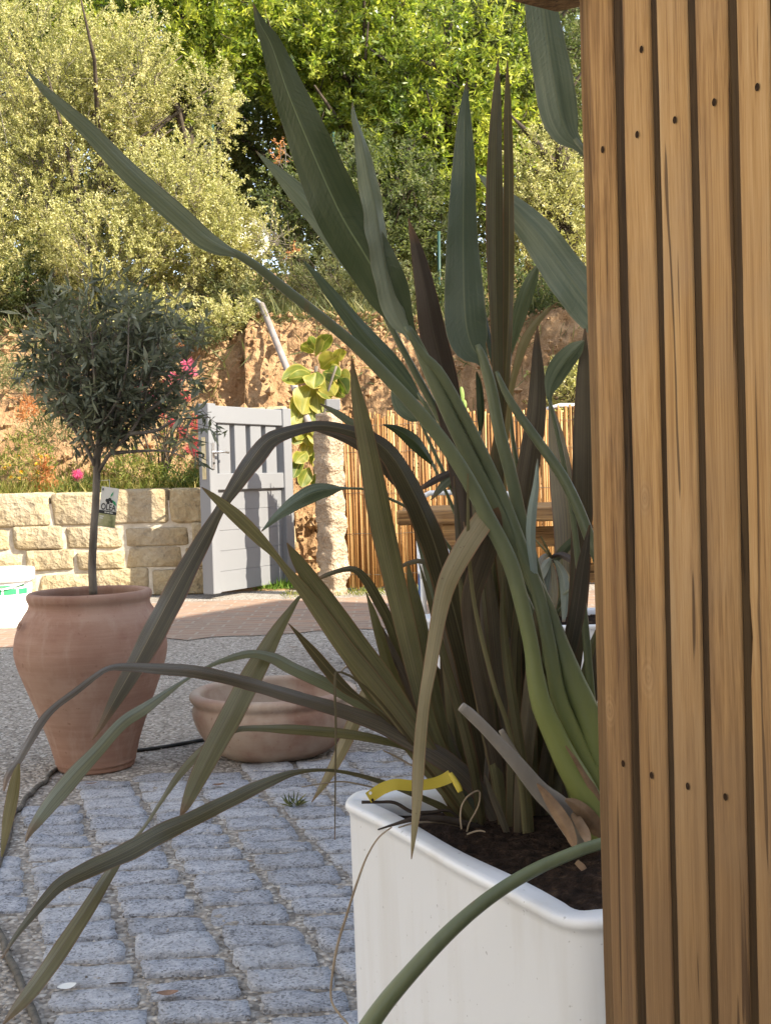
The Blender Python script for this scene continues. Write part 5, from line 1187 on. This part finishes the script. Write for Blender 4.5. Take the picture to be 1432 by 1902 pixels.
brush(P(145, 882, 9.15), (.2, -.6, .5), .050, .05, M['pink'], lf, 90, 520)
stalk('stem', [(145,884,3),(146,905,4),(147,930,4)], (9.17,9.2), M['bottleleaf'], lf, 6)
crown('leaves', P(140, 905, 9.2), (.16, .10, .10), 30, 8, .05, .008, M['bottleleaf'], lf, 91, .12, .5, .2)
for i, (x, y, mt) in enumerate(((82, 880, 'copper'), (52, 770, 'copper'), (92, 905, 'copper'))):
    t = thing('copper_tipped_plant', ['low plant with copper red shoots rising from the meadow near the pink flower', 'copper red shoot standing highest at the left edge against the bank', 'short copper leaved shoot just above the stone wall coping'][i], 'plant', P(x, y + 30, 9.3))
    crown('shoots', P(x, y, 9.3), (.07, .06, .12), 26, 8, .06, .010, M[mt], t, 100 + i, .12, .9, .2)
yl = []
for i in range(16):
    x = rn.uniform(5, 130); y = rn.uniform(840, 920)
    p = P(x, y, 9.15 + rn.random() * .3); n = 7; V = []; r = np.random.default_rng(i)
    d = unit(r.normal(size=(10, 3)) + np.array([0, -.4, .4])); V, Q = leaf_quads(np.repeat([np.array(p)], 10, 0), d, unit(r.normal(size=(10, 3))), np.full(10, .020), np.full(10, .018))
    t = thing('orange_flower', 'tiny orange flower in the meadow strip above the stone wall, left of the olive trunk', 'flower', p, 'orange meadow flowers')
    npobj('petals', V, Q, M['orange'], t, np.repeat(r.random(10), 4)); MB().tube([p, p - Vector((0, 0, .10))], .002, 4).build('stem', M['bottleleaf'], t)
# leafy tufts standing in the meadow strip and on the bank
for i, (x, y, d_, rx, rz, mt, lab) in enumerate(((40, 850, 9.3, .30, .22, 'grass', 'yellow green bushy herb at the far left above the stone wall'), (255, 875, 9.2, .28, .14, 'grass', 'low green herb above the wall between olive trunk and grey gate'),
        (90, 800, 9.6, .25, .25, 'broom', 'pale straggly herb against the earth bank left of the olive crown'), (345, 895, 9.25, .22, .10, 'bottleleaf', 'narrow leaved green tuft just left of the grey gate'), (20, 700, 9.75, .2, .2, 'broom', 'feathery pale plant on the bank at the left edge'), (365, 625, 10.5, .28, .12, 'broom', 'dry trailing herb on the bank just above the right edge of the olive crown'), (120, 660, 10.2, .35, .18, 'broom', 'dry trailing herb on the bank behind the left half of the olive crown'))):
    t = thing('meadow_herb', lab, 'plant', P(x, y + 60, d_)); crown('foliage', P(x, y, d_), (rx, .2, rz), 90, 10, .05, .009, M[mt], t, 120 + i, .16, .9, .2, (M['bottleleaf'], 3, .002))

# rubber plant between gate and post: big glossy leaves
rb = thing('rubber_plant', 'tall rubber plant with big yellow green leaves behind the gap between gate and granite post', 'plant', P(592, 1040, 9.75))
MB().tube([Vector(q) for q in cr([tuple(P(*q)) for q in ((598, 1060, 9.75), (590, 950, 9.75), (584, 850, 9.72), (582, 740, 9.7), (588, 680, 9.7))], 24)], .014, 8).build('stem', M['bark'], rb)
MB().tube([Vector(q) for q in cr([tuple(P(*q)) for q in ((584, 850, 9.72), (600, 780, 9.6), (612, 720, 9.55), (625, 680, 9.55))], 16)], .010, 8).build('stem', M['bark'], rb)
rr = random.Random(6)
RL = [(588,655,616,622,26),(583,655,558,642,22),(586,650,574,625,18),(586,662,600,620,14),(578,690,523,706,34),(582,700,536,704,24),(585,692,582,722,34),(588,690,584,720,30),(596,685,628,662,36),(600,690,632,700,34),(598,700,622,735,34),(600,712,612,742,28),(628,672,636,648,22),(625,690,648,712,26),(628,700,646,732,24),(610,715,640,738,22),
      (580,712,562,770,44),(576,725,548,790,40),(582,730,580,800,38),(588,720,592,770,32),(572,765,552,818,38),(580,780,574,830,36),(566,790,545,826,30),(586,790,590,830,28),(588,800,565,850,34),(582,830,590,870,26),(570,838,548,860,26),(590,840,600,890,24),(575,868,560,905,26),(585,880,592,915,22),(568,905,582,930,22),(562,850,545,888,22),(600,740,604,790,26),(594,752,584,812,30)]
for i, (x0, y0_, x1, y1, w_) in enumerate(RL):
    w_ *= 1.3
    dz = 9.66 - .10 * rr.random(); mx, my = (x0 + x1) / 2, (y0_ + y1) / 2
    ribbon('leaf', [(x1, y1, 2), (x1 * .8 + x0 * .2, y1 * .8 + y0_ * .2 - 1, w_ * .68), (mx, my - 2, w_), (x1 * .22 + x0 * .78, y1 * .22 + y0_ * .78, w_ * .7), (x0, y0_, 2.5)], (dz - .08, dz), M['rubber'], rb, .22, rr.uniform(-.5, .5), .03, 6, rr.random())
# leaning steel pole, dish, fence posts on the bank
pa = P(556, 742, 9.75); pb_ = P(486, 566, 10.7)
pole = MB(); pole.tube([pa - (pb_ - pa) * .25, pa, pb_], .030, 12); o = pole.build('leaning_pole', noisy('pale_pipe', [(.3, (.20, .165, .15)), (.7, (.34, .30, .275))], 6, 5, .6, .3, .1, .003))
tag(o, 'pale pipe leaning against the earth bank above the grey gate', 'pole')
o = MB().tube([P(486, 566, 10.72), P(470, 552, 10.9), P(440, 532, 11.2)], .018, 8).build('bent_pipe', M['metal']); tag(o, 'thin bent metal pipe running from the top of the leaning pole into the shrub', 'pipe')
dc = P(462, 442, 12.2); dish = thing('satellite_dish', 'white satellite dish mostly hidden behind the pale shrub on the bank', 'satellite dish', dc - Vector((0, 0, 1.6)))
prof = [(.0, -.05)] + [(.22 * math.sin(a_), -.05 + .07 * (1 - math.cos(a_)) * 1.2) for a_ in np.linspace(.2, 1.45, 9)]
mb = MB(); dn = Vector((.35, -.85, .35)).normalized(); dq = dn.to_track_quat('Z', 'Y')
for (r_, z_) in prof: pass
n = 32; vs = []
for (r_, z_) in prof[1:]:
    for k in range(n): vs.append(dc + dq @ Vector((r_ * math.cos(6.2832 * k / n), r_ * 1.1 * math.sin(6.2832 * k / n), z_)))
fs = [(j * n + k, j * n + (k + 1) % n, (j + 1) * n + (k + 1) % n, (j + 1) * n + k) for j in range(len(prof) - 2) for k in range(n)] + [tuple(range(n))]
obj('reflector', vs, fs, M['plastic'], dish); MB().tube([dc - dn * .06, dc - dn * .12 - Vector((0, 0, .1)), dc - dn * .12 - Vector((0, 0, 1.9))], .02, 8).build('mast', M['metal'], dish)
MB().tube([dc - Vector((0, 0, .22)), dc + dn * .22 - Vector((0, 0, .08))], .008, 6).box(dc + dn * .24 - Vector((0, 0, .07)), (.05, .05, .09)).build('feed_arm', M['metal'], dish)
for i, (x, yt_, yb, d_) in enumerate(((395, 228, 330, 12.4), (620, 246, 420, 12.6), (815, 430, 560, 11.9))):
    b_ = P(x, yb, d_); b_.z = bankz(b_.x, b_.y) - .1
    mb = MB().tube([b_, P(x, yt_, d_)], .016, 8); o = mb.build('fence_post', M['greensteel'])
    tag(o, ['green steel fence post half buried in the pale shrub', 'green steel fence post between the two biggest paddle leaves', 'green steel fence post standing clear just left of the upright grey green leaf'][i], 'fence post', 'green fence posts on the bank')
cb = thing('prickly_pear_cactus', 'small pale prickly pear showing over the reed screen between the flax leaves', 'cactus', P(858, 790, 9.3))
for (x, y, w_, h_) in ((857, 735, 11, 34), (862, 752, 10, 20), (852, 768, 14, 30), (868, 772, 12, 26)):
    c_ = P(x, y, 9.3); n = 14; mb = MB(); sx, sz = w_ * 9.3 / F / 2, h_ * 9.3 / F / 2
    mb.lathe([(max(.001, math.cos(q)) * 1, math.sin(q) * 1) for q in np.linspace(-1.57, 1.57, 10)], (0, 0, 0), 12)
    mb.v = [c_ + Vector((v.x * sx, v.y * .02, v.z * sz)) for v in mb.v]; mb.build('pad', M['cactus'], cb)

# ---- shrubs and trees on the bank
sh_ = thing('pale_leaved_shrub', 'big sunlit shrub of tiny pale yellow green leaves filling the upper left', 'shrub', P(190, 560, 11.5))
b0 = Vector(P(170, 590, 11.6)); limbs(sh_, b0 - Vector((0, 0, .25)), b0 + Vector((.1, .1, 2.2)), .06, M['darkbark'], 5, 14, 1.1)
for i, (x, y, rx, rz, tw_, d_) in enumerate(((120, 320, 1.05, 1.35, 1100, 11.7), (330, 400, .72, .80, 640, 11.3), (420, 470, .42, .50, 260, 11.2), (60, 120, .75, .85, 420, 11.8), (240, 150, .62, .75, 420, 11.7), (-60, 480, .7, .8, 380, 11.2), (200, 480, .8, .5, 400, 11.15), (400, 200, .28, .42, 90, 11.6))):
    crown('foliage', P(x, y, d_), (rx, .75 if rx > .5 else rx, rz), int(tw_ * 1.35), 44, .027, .0135, M['shrubleaf'], sh_, 200 + i, .34, .75, .35, (M['bark'], 4, .0035))
crown('sprays', P(505, 440, 11.0), (.22, .2, .30), 26, 30, .024, .011, M['shrubleaf'], sh_, 220, .36, .2, .3, (M['bark'], 1, .003))
crown('sprays', P(540, 470, 11.0), (.14, .1, .03), 5, 30, .022, .010, M['shrubleaf'], sh_, 221, .34, .1, .3, (M['bark'], 1, .003))
crown('red_tips', P(528, 285, 11.0), (.10, .1, .14), 8, 26, .024, .010, M['copper'], sh_, 222, .2, .6, .3, (M['bark'], 1, .003))
crown('red_tips', P(545, 462, 10.95), (.10, .1, .04), 5, 20, .022, .010, M['copper'], sh_, 223, .2, .3, .3)
TR = [('bright_leaved_tree', 'bright green broad leaved tree behind the pale shrub, top left centre', 330, 60, 13.6, 1.35, 1.25, 'treeleaf', 620, .085, .030),
      ('bright_leaved_tree', 'sunlit yellow green tree in the top centre, behind the tallest paddle leaf', 660, 110, 14.2, 1.55, 1.45, 'treeleaf', 760, .080, .030),
      ('bright_leaved_tree', 'tree with yellow green sunlit sprays behind the upright flax leaves', 830, 240, 13.4, 1.15, 1.35, 'treeleaf', 620, .075, .028),
      ('dense_dull_tree', 'dense dull green small leaved tree behind the upper right leaves', 960, 130, 13.8, 1.2, 1.5, 'treeleaf2', 800, .050, .022),
      ('dense_dull_tree', 'dark dense tree in the middle behind the big dark paddle leaf', 700, 420, 12.8, 1.15, .95, 'treeleaf2', 760, .045, .020),
      ('pale_crowned_tree', 'pale sunlit bushy tree low on the right beside the wooden slats', 1030, 400, 12.3, .62, .85, 'shrubleaf', 460, .035, .016),
      ('bright_leaved_tree', 'bright tree at the top left corner above the pale shrub', 60, 0, 14.6, 1.5, 1.1, 'treeleaf', 520, .085, .03),
      ('dense_dull_tree', 'dull green tree farthest back in the middle of the wood', 520, 250, 16.5, 2.0, 1.8, 'treeleaf2', 900, .075, .034),
      ('dense_dull_tree', 'dull green tree farthest back on the right of the wood', 1000, 300, 17.0, 2.2, 2.4, 'treeleaf2', 900, .075, .034),
      ('dense_dull_tree', 'dull green tree farthest back on the left of the wood', 60, 300, 16.0, 2.2, 2.2, 'treeleaf2', 900, .075, .034),
      ('dense_dull_tree', 'tall dark tree behind the sunlit tree at the top centre', 760, -80, 18.0, 2.6, 2.0, 'treeleaf', 900, .09, .036)]
for i, (nm, lab, x, y, d_, rx, rz, mt, tw_, l_, w_) in enumerate(TR):
    c_ = P(x, y, d_); base = Vector((c_.x + .2, c_.y + .1, bankz(c_.x, c_.y) - .15)); t = thing(nm, lab, 'tree', base, 'trees on the bank behind the yard')
    limbs(t, base, c_ + Vector((0, 0, rz * .5)), .10 if d_ < 15 else .13, M['darkbark'], 300 + i, 8, rx * .8)
    crown('crown', c_, (rx, rx * .8, rz), int(tw_ * 1.9), 28, l_, w_, M[mt], t, 320 + i, .42, .35, .25, (M['darkbark'], 5, .006))
for i, (lab, x, y, d_, rx, rz, mt, tw_, l_, w_) in enumerate((
        ('wispy grey green broom bush on top of the bank left of the dark paddle leaf', 610, 530, 11.3, .62, .36, 'broom', 360, .05, .007),
        ('sunlit olive green bush at the top of the bank behind the leaning pole', 440, 560, 11.2, .42, .30, 'broom', 260, .045, .012),
        ('dark bush on the bank crest at the left edge, under the pale shrub', 30, 560, 11.3, .65, .42, 'treeleaf2', 360, .04, .018),
        ('pale bush hanging over the bank edge above the olive crown', 270, 592, 10.9, .62, .26, 'shrubleaf', 340, .03, .014),
        ('leafy olive green bush spilling over the bank edge left of the leaning pole', 420, 598, 10.75, .30, .17, 'shrubleaf', 170, .032, .014),
        ('dark green bush on the bank beside the wooden slats, low right', 1030, 590, 10.9, .40, .50, 'treeleaf2', 380, .04, .017),
        ('dark bush on the bank behind the flax leaves, right of centre', 860, 590, 11.2, .65, .50, 'treeleaf2', 420, .04, .017),
        ('thin leaved bush on the bank crest behind the bent over leaves', 730, 560, 11.4, .55, .34, 'broom', 260, .05, .010),
        ('low bush with pale dry leaves at the right end of the reed screen', 1055, 730, 9.7, .25, .25, 'shrubleaf', 120, .04, .02))):
    c_ = P(x, y, d_); t = thing('bank_bush', lab, 'bush', Vector((c_.x, c_.y, bankz(c_.x, c_.y))))
    crown('foliage', c_, (rx, .4, rz), tw_, 22, l_, w_, M[mt], t, 400 + i, .28, .7, .2, (M['darkbark'], 4, .004))
# the wood continues behind
V, Q, T3 = [], [], []
r = np.random.default_rng(9); n = 60000
b_ = np.column_stack([r.uniform(-11, 11, n), r.uniform(19.5, 22, n), 2.5 + 7.5 * r.random(n) ** .9])
keep = np.array([mnoise.noise(Vector((q[0] * .55, 3, q[2] * .55))) + .55 - .12 * max(0, q[2] - 6) > 0 for q in b_])
b_ = b_[keep]; n = len(b_)
V, Q = leaf_quads(b_, unit(r.normal(size=(n, 3))), unit(r.normal(size=(n, 3)) + np.array([0, 0, .6])), r.uniform(.12, .22, n), r.uniform(.05, .09, n))
kind(npobj('far_wood', V, Q, M['treeleaf2'], None, np.repeat(r.random(n), 4)), 'stuff')

# unseen tree, added behind the slats to shade the right half of the bank
yt_ = thing('added_shade_tree', 'unseen leafy tree added behind the wooden slats to shade the bank', 'tree', (3.75, 8.9, 0))
limbs(yt_, (3.75, 8.9, 0), (3.75, 8.9, 3.9), .10, M['darkbark'], 350, 9, 1.1)
crown('crown', (3.8, 8.9, 3.85), (.95, .9, .8), 520, 26, .075, .030, M['treeleaf'], yt_, 351, .42, .35, .25, (M['darkbark'], 6, .006))

# ---- little things on the paving
def flat_leaf(x, y, ln, wd_, rot, mat, lab, cat='dry leaf', nm='fallen_leaf', curl=.3):
    c_ = G(x, y, .012); t = Vector((math.cos(rot), math.sin(rot), 0)); s_ = Vector((-t.y, t.x, 0)); vs = []
    for j in range(9):
        f = j / 8; hw = wd_ * math.sin(math.pi * (f * .94 + .03)) ** .8
        for k in range(5):
            u_ = -1 + k / 2; vs.append(c_ + t * (ln * (f - .5)) + s_ * (hw * u_) + Vector((0, 0, .002 + curl * ln * (abs(f - .5) ** 2 + .12 * u_ * u_))))
    o = obj(nm, vs, [(j * 5 + k, j * 5 + k + 1, j * 5 + 6 + k, j * 5 + 5 + k) for j in range(8) for k in range(4)], mat, None, True, [.5] * 45); tag(o, lab, cat); return o
flat_leaf(406, 1459, .032, .011, .3, M['dry'], 'brown fallen leaf on the setts just below the low bowl')
flat_leaf(312, 1847, .034, .010, .1, M['dry'], 'pale brown fallen leaf on a granite sett at the bottom of the picture', curl=.2)
flat_leaf(220, 1829, .030, .0045, .05, M['darkstrand'], 'dark thin fallen leaf in the joint just left of the pale brown leaf', curl=.1)
flat_leaf(125, 1834, .030, .012, .5, M['shell'], 'white chip of shell lying by the edge of the setts, bottom left', 'shell chip', 'shell_chip', .15)
flat_leaf(249, 1706, .013, .004, .1, M['darkstrand'], 'tiny dark seed husk on a sett near the long lowest flax leaf', 'seed husk', 'seed_husk')
flat_leaf(470, 1636, .012, .004, .2, M['darkstrand'], 'tiny dark husk on the setts close to the corner of the white planter', 'seed husk', 'seed_husk')
flat_leaf(465, 1601, .012, .004, -.3, M['dry'], 'small brown leaf scrap between setts left of the white planter', 'dry leaf', 'leaf_scrap')
flat_leaf(170, 1457, .03, .006, .2, M['dry'], 'brown leaf on the edge of the setts right under the clay urn')
flat_leaf(545, 1203, .04, .012, .1, M['dry'], 'dark fallen leaf on the gravel beyond the low bowl')
wdg = thing('weed_tuft', 'small green weed tuft growing in a joint of the setts left of the white planter', 'weed', G(546, 1499))
V, Q, tt_ = blades(34, (G(546, 1499).x - .012, G(546, 1499).x + .012), (G(546, 1499).y - .012, G(546, 1499).y + .012), lambda x, y: np.full(len(x), .004), .040, .005, rn, 1.6); npobj('blades', V, Q, M['broom'], wdg, tt_)
